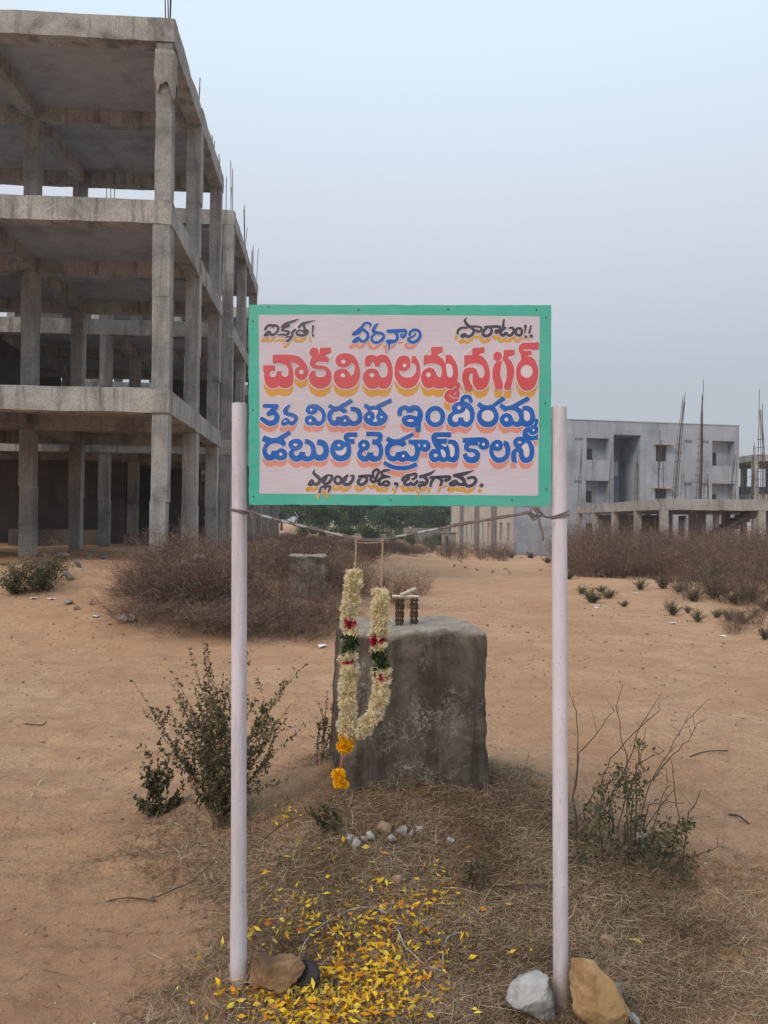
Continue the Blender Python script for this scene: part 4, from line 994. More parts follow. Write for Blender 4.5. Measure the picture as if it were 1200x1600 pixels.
for dta, ox in ((L2A, 400), (L2B, 550), (L2C, 700)): letters('red_lettering', dta, ox, 530, 7.5, 'sign_red', 'sign_gold', 12.4, -.4, 594 if ox != 400 else 590, 1.9)
L3D = '''
S 48 100,145 245,147
S 56 232,165 150,238
S 55 155,240,50 215,225,55 248,275,62 225,330,66 160,350,64 105,320,58 70,295,48
S 50 400,132,10 365,168,48 342,212,54 375,240,52 440,256,46 474,286,42 455,328,46 420,355,46 390,335,40 365,305,36 340,298,26 318,330,34 315,356,40 345,356,38 378,338,34
P 580,195 600,150 650,125 720,130 790,180 822,250 815,310 780,360 735,380 700,375 680,368! 650,378 600,365 572,330 575,290 600,262 645,255 690,275 715,310 745,325 770,295 770,240 745,205 725,190! 715,215 690,240 650,248 605,235
E 648,192,15
E 637,318,18
P 838,160! 870,120! 912,148! 960,152! 1105,62! 1140,95! 1030,165! 1075,205! 1030,237! 945,180! 890,185!
P 890,175! 945,178! 1040,195! 960,203 910,225 890,265 895,300 915,318 935,305 942,270! 1000,268 1040,252 1080,262 1105,297 1135,322 1165,320 1188,290 1185,250 1155,212 1112,210! 1105,155! 1150,155 1215,180 1245,240 1248,290 1230,340 1180,375 1130,382 1092,372! 1040,388 1000,380 975,370! 930,385 880,370 845,320 833,270 845,215
E 1043,318,15
E 335,325,9
'''
L3E = '''
P 208,155! 235,115! 280,143! 350,145! 525,55! 548,98! 410,165! 430,185 450,212 490,250 495,290 470,340 420,370 350,385 290,375 230,340 210,290 220,245 262,205! 250,190!
C 290,203! 340,190 375,200 380,222 362,250 358,290 372,315 352,332 318,325 338,300 344,262 330,225
E 272,275,16
E 420,275,14
P 607,260! 605,205 630,160 690,135 730,145 748,155! 770,140 820,135 870,160 905,225 905,280 885,345! 882,450! 820,450! 815,395! 770,400 700,380 660,330 660,290 690,262 750,248 800,258 835,268! 845,225 830,205 805,200 785,225! 715,228! 712,205 690,192 665,210 660,262!
E 760,318,40,16
O 1050,270,90,97,58
'''
L3F = '''
S 50 258,120 240,75 272,38 322,42 343,88
P 215,95! 160,110 120,150 118,190 128,208! 80,250 65,310 85,365 140,395 185,390 215,372! 260,393 310,395 360,350 388,270 380,190 345,130 290,95!
C 285,170! 318,205 332,260 322,312 290,332 262,312 252,280! 195,280! 192,318 165,335 130,315 128,280 150,252 190,242 240,230 270,205
E 203,168,21
P 408,140! 440,98! 490,130! 540,138! 590,128! 715,30! 752,75! 625,160! 660,220 668,280 650,340 600,385 540,395 470,380 425,330 412,275 420,225 452,180!
E 540,262,72,68
P 670,152! 700,115! 755,148! 830,135! 1000,30! 1035,72! 895,155! 945,195! 948,148! 1010,143 1065,175 1090,240 1100,310 1080,360 1030,385 980,392 940,375! 900,392 860,388 830,372! 790,390 740,392 695,355 678,305 695,260 740,232 790,235 825,265 840,310 870,330 900,315 905,270 880,220 830,195 780,198 735,215!
E 758,305,23
C 960,205! 1000,205 1030,240 1035,290 1015,320 985,322 965,290 962,240
P 1040,340! 1110,295! 1135,305 1130,350 1115,380 1135,410 1130,470 1132,540! 1060,550 980,540 950,500 950,440 985,400 1050,385
W 9 1065,368 1080,355 1090,338
W 10 1010,460 1040,490 1085,490 1128,465
E 1075,428,14
'''
for dta, ox in ((L3D, 400), (L3E, 540), (L3F, 690)): letters('blue_lettering', dta, ox, 615, 7.5, 'sign_blue', 'sign_salmon', 9.2, -2.0, 660, 1.6)
L4A = '''
P 125,200! 250,245! 330,235! 510,128! 558,175! 430,260! 480,335! 430,380! 370,340 300,328 230,345 180,400 175,460 200,500 230,495 245,440! 320,438 380,405 440,415 485,460 490,520 460,575 390,595 330,585 305,570! 240,598 180,595 125,545 98,460 110,390 150,318! 92,285!
E 388,498,26
P 620,255 700,270 735,320 730,370 690,420 640,440! 600,455 595,490 620,520 660,510 680,460! 765,458! 770,500 800,530 840,520 860,460 850,390 810,345 758,335! 765,258! 830,270 900,320 935,400 945,460 965,500 1010,505 1045,475 1050,420 1020,370 950,355! 960,265! 1030,270 1100,310 1140,390 1140,480 1100,570 1010,605 940,590 905,570! 860,600 800,615 750,605 718,585! 690,605 620,615 560,590 515,530 510,470 545,425! 505,360 530,290
E 617,350,32,22
'''
letters('blue_lettering', L4A, 400, 660, 10, 'sign_blue', 'sign_salmon', 9.4, -.6, 716, 1.6)
L4D = '''
P 1185,455! 1185,508! 1090,510! 1090,530! 1155,530! 1155,585! 1110,590! 1118,650 1115,710 1080,770 1000,795 930,780 880,720 868,660 885,590 930,545 985,540 1030,560! 1050,575! 1025,520 1040,475 1080,453!
C 925,668! 960,672 1010,662 1040,630 1055,620! 1060,670 1030,715 990,725 950,710
E 972,607,16
'''
L4E = '''
P 240,445! 400,450 435,490 430,540 415,575! 440,640 440,710 410,775 350,800 300,795 280,780! 240,800 190,795 145,750 135,695 160,650! 142,605 165,560 215,538 265,555 285,600 270,650 220,675! 195,690 200,720 225,735 245,715 252,688! 325,688! 330,720 355,735 380,720 388,660 370,615 335,600 308,598! 312,535! 360,535 372,518 360,502! 240,502!
E 215,605,18
P 468,550! 495,505! 560,535! 630,535! 785,452! 805,492! 690,550! 715,590! 670,628! 610,605 550,620 518,670 525,710 555,735 580,720 592,685! 640,680 680,668 720,680 745,715 775,735 805,710 812,650 790,605 735,588! 735,540! 930,540 980,565 997,615 980,665 930,685 880,670! 868,720 840,780 790,800 740,790 715,785! 670,805 625,790 608,780! 570,798 510,785 470,730 458,670 465,620 500,572!
E 675,733,16
E 927,612,15
C 850,590! 862,590! 870,610 864,632! 855,615
P 460,785! 530,825 600,845 680,845 750,835 820,800! 850,850! 770,885 690,900 600,897 520,875 435,830!
P 1235,452! 1235,508! 1065,512! 1065,528! 1190,528! 1190,580! 1110,590! 1170,625 1195,590! 1205,540! 1275,545 1320,590 1335,680 1320,770 1275,808 1220,800 1190,790! 1150,808 1110,795 1098,785! 1050,808 1000,790 972,730 985,680 1020,650 1060,650! 1040,620 1010,560 1003,500 1030,462 1060,453!
E 1055,725,22,20
C 1110,655! 1150,665 1172,705 1168,740 1145,748 1125,720
C 1200,592! 1245,598 1275,640 1272,715 1250,742 1225,730 1222,680
'''
L4F = '''
P 245,520! 480,512 540,540 560,590 545,640 490,660 445,645 430,620 410,610! 340,608 320,625 335,640 400,650 445,690 450,740 425,795 360,818 290,800 255,750 245,715! 290,690! 310,730 345,745 385,730 390,705 360,690 300,685 265,655 262,615 275,580! 245,580!
E 490,595,18
C 425,570! 440,570! 440,590 432,612!
P 650,540 700,555 718,600 705,650 660,675 605,665! 615,710 650,745 700,745 740,715 745,650 720,600! 728,548! 780,570 805,640 800,710 760,780 680,815 610,790 565,720 558,650 575,590 610,555
E 650,608,17
P 960,505! 1040,545! 1080,620 1085,700 1060,780 1000,815 940,800 905,740 905,690! 880,690 875,740 882,808! 820,808! 810,730 825,670 870,640! 840,600 838,555 870,515 910,505
C 935,630! 950,605 990,580 1015,610 1028,680 1015,735 985,750 965,720 955,660
E 912,572,22,14
'''
for dta, ox in ((L4D, 400), (L4E, 540), (L4F, 690)): letters('blue_lettering', dta, ox, 615, 7.5, 'sign_blue', 'sign_salmon', 9.2, -1.0, 716.5 if ox != 540 else 705, 1.6)
L1G = '''
S 42 145,298 175,250 225,232 262,250
S 45 250,242 310,238 348,272,42 332,335,38 265,385,42 225,370 215,335,38 180,345 140,392,36 190,388,30
S 40 405,265 450,222,48 520,192 600,165,36 668,130,6
S 42 470,240 515,240 440,275,36 405,312,30 480,325,40 515,345 485,382,38 420,378,34 345,385,24
S 40 612,302,34 565,350 570,385,42 520,462,44 480,478,38
S 24 462,425 520,412 545,440
S 42 668,268,36 720,215,46 800,190,38 928,155,6
S 45 745,225 768,300 812,328,38 782,372 720,392 650,375 632,345,30 680,312,32 718,322,26
S 30 755,305 738,335 772,345
S 40 895,248,38 880,360,22
S 42 893,392
'''
letters('black_lettering', L1G, 400, 485, 10, 'sign_black', 'sign_gold', 9.0, -4.0, 526, 1.3)
L1H = '''
S 45 368,280,6 392,228,40 345,198,42 290,212,44 255,262,48 215,302,52 125,365,48 140,382,36 200,362,36 240,322,40
S 50 255,285 330,345,52 352,400,52 325,460,52 260,490,44 222,455,46 190,432,46 120,490,42 160,492,34 210,462,34
S 52 515,202,8 470,240,50 432,322,56 480,348,52 560,362,48 598,402,48 570,460,52 490,504,46 428,488,50 405,430,40 430,390,36 475,368,28
S 60 665,328 740,325 850,320 930,316,52 944,352,42 908,412,46 872,408,42 872,378,30 905,355,10
S 50 765,330 810,400,50 788,470,50 720,500,46 650,502,36
S 34 642,482 690,470 760,476
S 30 684,510,42 678,560,34 672,636,12
S 45 1000,385,44 1010,340,44 1080,304,46 1148,332,48 1164,400,48 1120,470,54 1050,500,52 990,478,50 985,440,40 1030,420,36 1088,382,26 1080,342,12
'''
letters('blue_lettering', L1H, 540, 485, 10, 'sign_blue', 'sign_salmon', 8.6, -4.4, 534, 1.3)
L1I = '''
S 40 205,95,6 182,142,36 225,205,44 285,242,44 302,290,44 260,340,42 210,350,40 180,318,36 135,340,32 152,356,34 190,340,28
S 34 86,312 92,270,36 140,235,34 205,236,30
S 30 260,220 340,217 405,235 385,278,36 345,284,36 340,258,24
S 40 455,225 550,220 645,222 648,262,34 610,300,40 590,278,32 625,258,14
S 40 470,230 428,290,44 425,325,46 470,345,42 528,312,44 540,262,38
S 36 705,130,26 692,215,38
S 40 722,235,36 672,275 662,318,44 700,336,42 732,302,36 762,335,38 800,330,42 838,282,40 820,235,36 778,238,26
O 905,288,42,48,38
S 32 992,210,40 985,318,12
S 44 998,355
S 28 1066,206,22 1045,300,34
S 50 1070,345
'''
letters('black_lettering', L1I, 705, 485, 8.571, 'sign_black', 'sign_gold', 9.0, -2.5, 523.5, 1.3)
L5J = '''
S 40 166,138,6 152,182,36 212,238,44 222,280,42 180,315,40 150,298,34 130,266,30 98,315,36 135,316,28
S 38 322,205,28 268,238,40 260,280,42 300,310,40 348,272,38 366,215,32 335,210,20
S 24 305,228 290,266
S 30 220,405,34 238,350,30 290,340,30 284,370,24 300,342,26 345,340,30 332,385,30 322,402,20
O 436,265,40,42,36
S 40 548,210,32 500,258,44 508,308,42 560,312,42 604,266,40 616,215,34 585,214,22
S 22 532,240 525,268
S 36 685,222 760,214 832,220 818,255,34 850,286,36 884,266,34 862,244,26
S 40 712,226,32 672,280 690,315 740,306 776,262,38 758,232,30
S 32 850,220 848,168 888,140,34 916,165,34 892,215,34 882,262
S 32 955,212 950,168 998,150,34 1052,147,14
S 34 955,208 1010,222 1042,225,22
S 38 1015,222,30 942,240 916,282,40 926,315,40 962,308,36 970,285,28 1012,280,34 1036,300,34 1010,326,34 962,316,30
S 30 1105,306,38 1132,310,32 1122,345,16 1108,366,6
'''
letters('black_lettering', L5J, 470, 715, 7.5, 'sign_black', 'sign_gold', 8.6, -3.2, 757.5, 1.3)
L5K = '''
S 38 140,258 165,226 215,240,36 190,265,32 150,272,34
S 38 192,208,34 250,200,38 290,190,36 304,222,36 262,254,32
S 38 165,272 170,310,42 210,320,38 240,295,30 262,320,36 300,300,38 310,272,30
S 40 522,148,8 452,194,40 350,224,40
S 40 392,226 430,262,42 410,310,42 340,325,34 325,342,16
S 22 330,290 390,284
S 18 347,335,20 347,412,6
S 36 470,235 560,228 692,225 682,258,34 640,268,34 655,245,14
S 34 512,240 478,290,36 468,332,32
S 36 560,235 602,270,40 585,325,32
S 40 978,148,8 860,190,44 750,210,42
S 44 780,216 850,250,46 870,300,46 910,335,40 970,315,42 1002,266,40 970,230,38 905,242,32
S 40 870,315 800,312 760,276,40 700,310,40 732,326,32 772,310,28
P 1035,325! 1070,295! 1098,322! 1062,352!
'''
letters('black_lettering', L5K, 610, 715, 7.5, 'sign_black', 'sign_gold', 8.6, -2.6, 758, 1.3)

# ------------------------------------------------------------------ cable, twine and garland
GY = SY - .045
def spline(pl, sub=6):
    r_ = smooth3(pl, sub); return r_
def smooth3(P_, sub):
    P_ = [Vector(p) for p in P_]; n = len(P_); res = []
    for i in range(n - 1):
        p1, p2 = P_[i], P_[i + 1]; p0 = P_[max(i - 1, 0)]; p3 = P_[min(i + 2, n - 1)]; m1 = (p2 - p0) / 2; m2 = (p3 - p1) / 2
        for k in range(sub):
            t = k / sub; t2, t3 = t * t, t * t * t
            res.append(p1 * (2 * t3 - 3 * t2 + 1) + m1 * (t3 - 2 * t2 + t) + p2 * (-2 * t3 + 3 * t2) + m2 * (t3 - t2))
    res.append(P_[-1]); return res
rope = thing('tied_cable', 'old grey cable tied from post to post under the sign board', 'cable', (0, GY, at(600, 843, GY).z)); RO = Vector(rope.location)
rp_px = [(393, 800), (410, 806.5), (450, 817), (500, 829.5), (555, 842.5), (576, 845), (600, 843), (650, 833.5), (720, 820), (790, 808), (826, 801.5)]
main = smooth3([at(x, y, GY) for x, y in rp_px], 8)
mb = MB(); mb.tube([p - RO for p in main], .0030, 8); mb.tube([p - RO + Vector((0, .001, .0042 + .0012 * math.sin(i * .9))) for i, p in enumerate(main)], .0022, 6); mb.build('cable', M['cable'], rope, True)
for a, c in ((409, 425), (440, 452), (462, 480), (508, 536), (618, 636), (652, 684)):
    seg = [p for p in main if True]; pp = []
    for i in range(7):
        x = a + (c - a) * i / 6
        for j in range(len(rp_px) - 1):
            if rp_px[j][0] <= x <= rp_px[j + 1][0]:
                f = (x - rp_px[j][0]) / (rp_px[j + 1][0] - rp_px[j][0]); pp.append(at(x, rp_px[j][1] + (rp_px[j + 1][1] - rp_px[j][1]) * f - .5, GY - .001)); break
    mb = MB(); mb.tube([p - RO for p in pp], .0038, 8); mb.build('plastic_strip', M['tape'], rope, True)
def loop_round(px, py, rad, tilt, name='wrap', n=26, tube=.003):
    c = at(px, py, SY + .012); mb = MB()
    mb.tube([c + Vector((math.cos(q) * rad, math.sin(q) * rad, math.cos(q) * tilt)) - RO for q in np.linspace(0, 2 * math.pi, n)], tube, 7); mb.build(name, M['cable'], rope, True)
loop_round(374, 797.5, .0268, -.004); loop_round(374, 799.3, .0268, -.006, tube=.0026)
loop_round(875, 803, .0266, .010); loop_round(875, 807, .0266, .005); 
mb = MB(); mb.tube([p - RO for p in smooth3([at(386, 798, SY - .01), at(396, 801, GY), at(394, 797, GY - .006), at(398, 804, GY - .004), at(392, 803, GY + .004), at(395.5, 812, GY)], 5)], .0034, 7); mb.build('knot', M['cable'], rope, True)
kn = [(826, 803), (832, 808), (840, 803), (836, 797), (831, 792), (829, 801), (838, 806), (848, 805), (842, 799), (836, 794), (842, 796), (850, 806), (856, 808), (862, 807)]
mb = MB(); mb.tube([p - RO for p in smooth3([at(x, y, GY + .006 * math.sin(i * 2.1) + (.02 * i / 13)) for i, (x, y) in enumerate(kn)], 5)], .0032, 7)
mb.tube([p - RO for p in smooth3([at(831, 793, GY), at(828, 803, GY - .006), at(834, 812, GY - .004), at(842, 806, GY)], 5)], .0030, 7); mb.build('knot', M['cable'], rope, True)
mb = MB(); mb.tube([p - RO for p in smooth3([at(842, 807, GY), at(844, 820, GY), at(848, 834, GY), at(847.5, 846, GY + .004)], 5)], [.0032] * 15 + [.0018], 7); mb.build('loose_end', M['cable'], rope, True)

gar = thing('flower_garland', 'cream flower garland with rose and leaf bands hanging from the cable', 'garland', at(565, 1000, GY)); GO = Vector(gar.location)
mb = MB()
for pl in ([(556, 842), (555.5, 858), (555, 872), (554, 889)], [(597.5, 842.5), (597, 862), (595.5, 890), (594.5, 918)], [(556, 847), (570, 848.5), (597, 847)]):
    for o_ in (0, .0022):
        mb.tube([p - GO + Vector((o_, -.001 * (o_ > 0), 0)) for p in smooth3([at(x, y, GY - .002) for x, y in pl], 5)], .0016, 6)
for c_ in ((556, 846), (554.5, 882), (597, 846)):
    p = at(*c_, GY - .002) - GO; mb.tube([p + Vector((-.004, 0, .003)), p + Vector((.004, -.002, 0)), p + Vector((-.003, .002, -.003))], .0024, 6)
mb.build('twine', M['twine'], gar, True)
LS = [(553, 890), (550.5, 915), (549.5, 935), (546, 955), (547.5, 975), (548.5, 1000), (544.5, 1026), (546.5, 1050), (542.5, 1080), (544, 1105), (540, 1132), (546, 1146)]
RS = [(595.5, 920), (593, 945), (594.5, 970), (591, 1000), (594, 1028), (597.5, 1055), (595, 1080), (590.5, 1102), (577, 1127), (556, 1143)]
def strand(pxs, sections, mat, name, n_per_m, plen, pw, core, rad, seed, up=.0):
    """petal-covered tube along part of the strand (by photo y range)"""
    rg = np.random.default_rng(seed); pl = smooth3([at(x, y, GY) for x, y in pxs], 14); P_ = np.array([tuple(p) for p in pl]) - np.array(GO)
    seg = np.linalg.norm(np.diff(P_, axis=0), axis=1); cum = np.concatenate([[0], np.cumsum(seg)]); L = cum[-1]
    parts = []; cms = []
    for f0, f1 in sections:
        cm = MB(); cms.append(cm)
        nf = max(6, int((f1 - f0) * L * n_per_m / 20)); ff = rg.uniform(f0, f1, nf) * L; e = 1e-3
        q = np.stack([np.interp(ff, cum, P_[:, k]) for k in range(3)], 1); q2 = np.stack([np.interp(ff + e, cum, P_[:, k]) for k in range(3)], 1); q1 = np.stack([np.interp(ff - e, cum, P_[:, k]) for k in range(3)], 1)
        t = q2 - q1; t /= np.linalg.norm(t, axis=1, keepdims=True) + 1e-9; d = rg.normal(size=(nf, 3)); d -= t * (d * t).sum(1, keepdims=True); d /= np.linalg.norm(d, axis=1, keepdims=True)
        ctr = q + d * core * rg.uniform(.75, 1.15, (nf, 1)); tone = rg.normal(.66, .16, nf); big = rg.uniform(.7, 1.25, nf)
        k_ = np.repeat(np.arange(nf), 20); n = len(k_); D = d[k_] * 1.0 + rg.normal(size=(n, 3)) * .62; D -= d[k_] * np.minimum(0, (D * d[k_]).sum(1, keepdims=True))
        parts.append(leaves(ctr[k_], plen * big[k_] * rg.uniform(.7, 1.1, n), np.clip(tone[k_] + rg.normal(0, .16, n), 0, 1), pw, D))
        ts = np.linspace(f0 * L, f1 * L, max(4, int((f1 - f0) * 40))); cp = np.stack([np.interp(ts, cum, P_[:, k]) for k in range(3)], 1)
        cm.tube([Vector(p) for p in cp], core, 10)
    for prt, cm in zip(parts, cms):
      V, Fq, A = prt; o = np_mesh(name, V, Fq, M[mat], A, gar)
      cv = np.array(cm.v); quads = np.array([q for q in cm.f if len(q) == 4]); np_mesh('strand_core', cv, quads, M[mat], np.full(len(cv), .5 if mat == 'white_flower' else .15), o, True)
def fr(pxs, y):   # fraction along a strand of a photo y (first pass)
    pl = smooth3([at(x, yy, GY) for x, yy in pxs], 14); cum = [0]
    for i in range(1, len(pl)): cum.append(cum[-1] + (pl[i] - pl[i - 1]).length)
    zt_ = at(pxs[0][0], y, GY).z
    for i in range(len(pl)):
        if pl[i].z <= zt_: return cum[i] / cum[-1]
    return 1.0
a = [fr(LS, y) for y in (890, 966, 976, 990, 1020, 1028, 1036)]
strand(LS, [(0, a[1]), (a[2], a[3]), (a[4], a[5]), (a[6], 1)], 'white_flower', 'cream_flowers', 21000, .0172, .27, .0150, .028, 1)
strand(LS, [(a[1], a[2]), (a[5], a[6])], 'rose', 'rose_petals', 5000, .017, .9, .012, .028, 2)
strand(LS, [(a[3], a[4])], 'garland_leaf', 'leaf_band', 6500, .020, .25, .012, .028, 3)
a = [fr(RS, y) for y in (920, 992, 1006, 1016, 1042, 1055, 1058)]
strand(RS, [(0, a[1]), (a[2], a[3]), (a[4], a[5]), (a[6], 1)], 'white_flower', 'cream_flowers', 21000, .0172, .27, .0150, .028, 4)
strand(RS, [(a[1], a[2]), (a[5], a[6])], 'rose', 'rose_petals', 5000, .017, .9, .012, .028, 5)
strand(RS, [(a[3], a[4])], 'garland_leaf', 'leaf_band', 6500, .020, .25, .012, .028, 6)
for i, (x, y, r_) in enumerate(((537.5, 1150, 9.5), (545, 1154, 9), (539, 1166, 13.5), (529, 1210, 11.5), (531, 1223, 11), (538, 1226, 8))):
    rg = np.random.default_rng(50 + i); n = 520; d = rg.normal(size=(n, 3)); d /= np.linalg.norm(d, axis=1, keepdims=True); c = np.array(at(x, y, GY - .004) - GO); rad = r_ * .002
    V, Fq, A = leaves(c + d * np.array([1, 1, .72]) * rad * .62, rad * rg.uniform(.34, .5, n), rg.uniform(0, 1, n), .85, d + rg.normal(size=(n, 3)) * .45); o = np_mesh('marigold', V, Fq, M['bloom'], A, gar)
    me = bpy.data.meshes.new('bloom_core'); bm = bmesh.new(); bmesh.ops.create_icosphere(bm, subdivisions=2, radius=rad * .72); bmesh.ops.scale(bm, vec=(1, 1, .74), verts=bm.verts); bmesh.ops.translate(bm, vec=Vector(c), verts=bm.verts); bm.to_mesh(me); bm.free()
    at_ = me.attributes.new('v', 'FLOAT', 'POINT'); at_.data.foreach_set('value', [.2] * len(me.vertices)); me.materials.append(M['bloom']); link('bloom_core', me, o)
mb = MB(); mb.tube([at(x, y, GY - .002) - GO for x, y in ((543, 1146), (538, 1172), (535, 1185), (531, 1203))], .0022, 6)
m_, t_, b_ = newmat('pink thread', .8); b_.inputs['Base Color'].default_value = (.62, .16, .13, 1); M['thread'] = m_; mb.build('thread', M['thread'], gar, True)

# ------------------------------------------------------------------ stones and things on the ground
def stone_mat(name, c1, c2, c3): return mat_noise(name, c1, c2, 16, .9, .6, .008, 'pos', c3, 5)
M['st_ochre'] = stone_mat('ochre stone', (.34, .21, .095), (.46, .30, .15), (.22, .12, .06)); M['st_pale'] = stone_mat('pale grey stone', (.30, .295, .29), (.47, .46, .45), (.17, .15, .13))
M['st_brown'] = stone_mat('brown stone', (.24, .14, .07), (.34, .21, .11), (.13, .08, .05)); M['st_grey'] = stone_mat('grey stone', (.20, .185, .17), (.32, .30, .28), (.12, .11, .10)); M['st_tan'] = stone_mat('tan clod', (.34, .22, .15), (.44, .30, .21), (.28, .17, .11))
def rock(px, py, wpx, hpx, mat, label, depth=.8, rot=0, seed=1, amp=.22, cat='stone', group=None, sink=.12, cut=.62):
    """wpx x hpx = size in photo pixels before the turn rot; py = bottom contact"""
    g = ground(px, py); s = g.y / F; sx, sz = wpx * s / 2, hpx * s / 2; rr = random.Random(seed)
    bm = bmesh.new(); bmesh.ops.create_icosphere(bm, subdivisions=5 if wpx > 25 else 3, radius=1)
    pl = [(Vector((rr.gauss(0, 1), rr.gauss(0, 1), rr.gauss(0, 1))).normalized(), rr.uniform(cut, cut + .22)) for _ in range(13)]
    for v in bm.verts:
        p = v.co.copy() * 1.12
        for nrm, o_ in pl:
            dd = p.dot(nrm) - o_
            if dd > 0: p -= nrm * dd * .93
        q = p * 1.3 + Vector((seed * 5.3, seed * 2.1, seed)); v.co = p * (1 + amp * .8 * mnoise.noise(q) + amp * .35 * mnoise.noise(q * 3) + amp * .22 * mnoise.noise(q * 7) + amp * .12 * mnoise.noise(q * 17))
    bmesh.ops.scale(bm, vec=(sx, max(sx, sz) * depth, sz), verts=bm.verts); bmesh.ops.rotate(bm, cent=(0, 0, 0), matrix=Matrix.Rotation(rot, 3, 'Y'), verts=bm.verts)
    me = bpy.data.meshes.new('stone'); bm.to_mesh(me); bm.free(); me.materials.append(M[mat]); me.polygons.foreach_set('use_smooth', [True] * len(me.polygons))
    zmin = min(v.co.z for v in me.vertices); o = link('stone', me, None, (g.x, g.y + max(sx, sz) * depth * .4, g.z - zmin * (1 - sink) )); return tag(o, label, cat, group)
rock(938, 1618, 74, 138, 'st_ochre', 'large smooth ochre stone leaning at the foot of the right post', .45, -.72, 4, .14, cut=.72)
rock(833, 1606, 80, 76, 'st_pale', 'rough pale grey stone at the foot of the right post', .75, .2, 6, .24)
rock(427, 1560, 92, 74, 'st_brown', 'broad brown stone at the foot of the left post', .7, -.2, 8, .2)
rock(960, 1572, 30, 36, 'st_grey', 'dark grey stone tucked beside the ochre stone', .8, .3, 11, .3); rock(992, 1600, 20, 18, 'st_pale', 'small grey stone below the ochre stone', .8, 0, 12, .3)
rock(601, 1306, 24, 22, 'st_tan', 'rounded tan stone among white stones on the mound', .8, 0, 14, .2); rock(954, 1488, 30, 24, 'st_tan', 'tan clod half sunk in the straw right of the right post', .8, 0, 15, .2)
rock(621, 1386, 16, 18, 'st_tan', 'small tan pebble in the straw in the middle of the mound', .8, 0, 16, .2)
for i, (x, y, a_, c_) in enumerate(((547, 1318, 17, 17), (568, 1316, 12, 12), (580, 1316, 18, 16), (557, 1331, 26, 14), (611, 1318, 16, 14), (630, 1307, 18, 20), (643, 1308, 9, 11), (655, 1304, 12, 12), (703, 1320, 12, 12), (1005, 1322, 24, 26))):
    rock(x, y, a_, c_, 'st_pale', 'small whitish stone in the scatter on the mound below the big block', .8, i * .5, 20 + i, .28, group='white stones on the mound') if i < 9 else rock(x, y, a_, c_, 'st_pale', 'white stone lying in the foot of the twiggy shrub', .8, 0, 31, .25)
for i, (x, y, a_, c_, mt, lb) in enumerate(((98, 875, 18, 14, 'st_grey', 'squared grey block on the open ground floor'), (120, 887, 15, 9, 'st_grey', 'squared grey block on the open ground floor'), (140, 874, 13, 8, 'st_grey', 'squared grey block on the open ground floor'), (162, 874, 12, 7, 'st_grey', 'squared grey block on the open ground floor'),
        (107, 907, 18, 11, 'st_grey', 'rubble stone on the path by the grey-green shrub'), (58, 908, 14, 10, 'st_grey', 'rubble stone on the path by the grey-green shrub'), (106, 945, 16, 9, 'st_grey', 'rubble stone on the path by the grey-green shrub'), (118, 953, 14, 7, 'st_tan', 'rubble stone on the path by the grey-green shrub'), (142, 946, 10, 6, 'st_grey', 'rubble stone on the path by the grey-green shrub'))):
    rock(x, y, a_, c_, mt, lb, .8, i, 40 + i, .12 if i < 4 else .25, group='blocks on the ground floor' if i < 4 else 'rubble by the shrub')
for i, (x, y) in enumerate(((728, 888), (745, 892), (770, 896), (790, 890), (796, 897), (710, 886), (845, 892), (720, 880), (826, 872), (815, 873))):
    rock(x, y, 7, 3, 'st_tan', 'stone in the loose rubble line across the far track', .8, i, 60 + i, .25, group='rubble across the far track')
# black cap
g = ground(478, 1556); cap = thing('pot_lid', 'round black plastic lid propped against the brown stone', 'lid', (g.x, g.y + .015, g.z + .045), 0); cap.rotation_euler = (R(62), 0, R(-18))
mb = MB(); mb.tube([(0, 0, 0), (0, 0, .008), (0, 0, .012), (0, 0, .013)], [.046, .049, .046, .040], 28); mb.build('disc', M['black'], cap, True)
mb = MB(); mb.tube([(math.cos(q) * .045, math.sin(q) * .045, .013) for q in np.linspace(0, 6.28, 30)], .0035, 6); mb.build('rim', M['black'], cap, True)
def wire(name, label, pxs, rad, mat, lift=.012, cat='wire'):
    pl = smooth3([ground(x, y) + Vector((0, 0, lift + .012 * abs(math.sin(i * 1.7)))) for i, (x, y) in enumerate(pxs)], 7); c = pl[len(pl) // 2].copy(); mb = MB(); mb.tube([p - c for p in pl], rad, 7); return tag(mb.build(name, M[mat], None, True, c), label, cat)
wire('white_wire', 'white wire arching over the petals beside the black lid', [(486, 1576), (468, 1545), (466, 1515), (474, 1492), (490, 1468), (515, 1448), (548, 1433), (580, 1427), (605, 1440)], .0024, 'tape')
wire('white_wire', 'white wire running straight through petals below the mound centre', [(608, 1448), (622, 1466), (632, 1484), (645, 1499), (662, 1511), (690, 1526)], .0022, 'tape')
wire('white_wire', 'short hooked white wire in the straw left of the right post', [(692, 1527), (692, 1505), (694, 1484), (700, 1474), (718, 1463)], .0022, 'tape')
wire('string_loop', 'loop of beige string lying on the yellow petals', [(500, 1562), (499, 1540), (502, 1518), (516, 1506), (527, 1516), (519, 1538), (519, 1556), (527, 1560), (530, 1545)], .0032, 'twine', cat='string')
wire('dark_cord', 'dark knotted cord lying on the sand left of the left post', [(165, 1415), (195, 1412), (222, 1410), (242, 1416), (236, 1410), (250, 1409), (272, 1398), (300, 1382), (318, 1366), (335, 1350)], .0026, 'bark', .004, 'cord')
wire('fallen_twig', 'dark bare twig lying across straw beside the right post', [(690, 1372), (730, 1388), (775, 1395), (830, 1396), (862, 1396)], .0028, 'bark', .02, 'twig'); wire('fallen_twig', 'long thin twig arching over the straw toward the green weed', [(405, 1330), (440, 1305), (480, 1281), (510, 1274), (545, 1284)], .0024, 'bark', .03, 'twig')
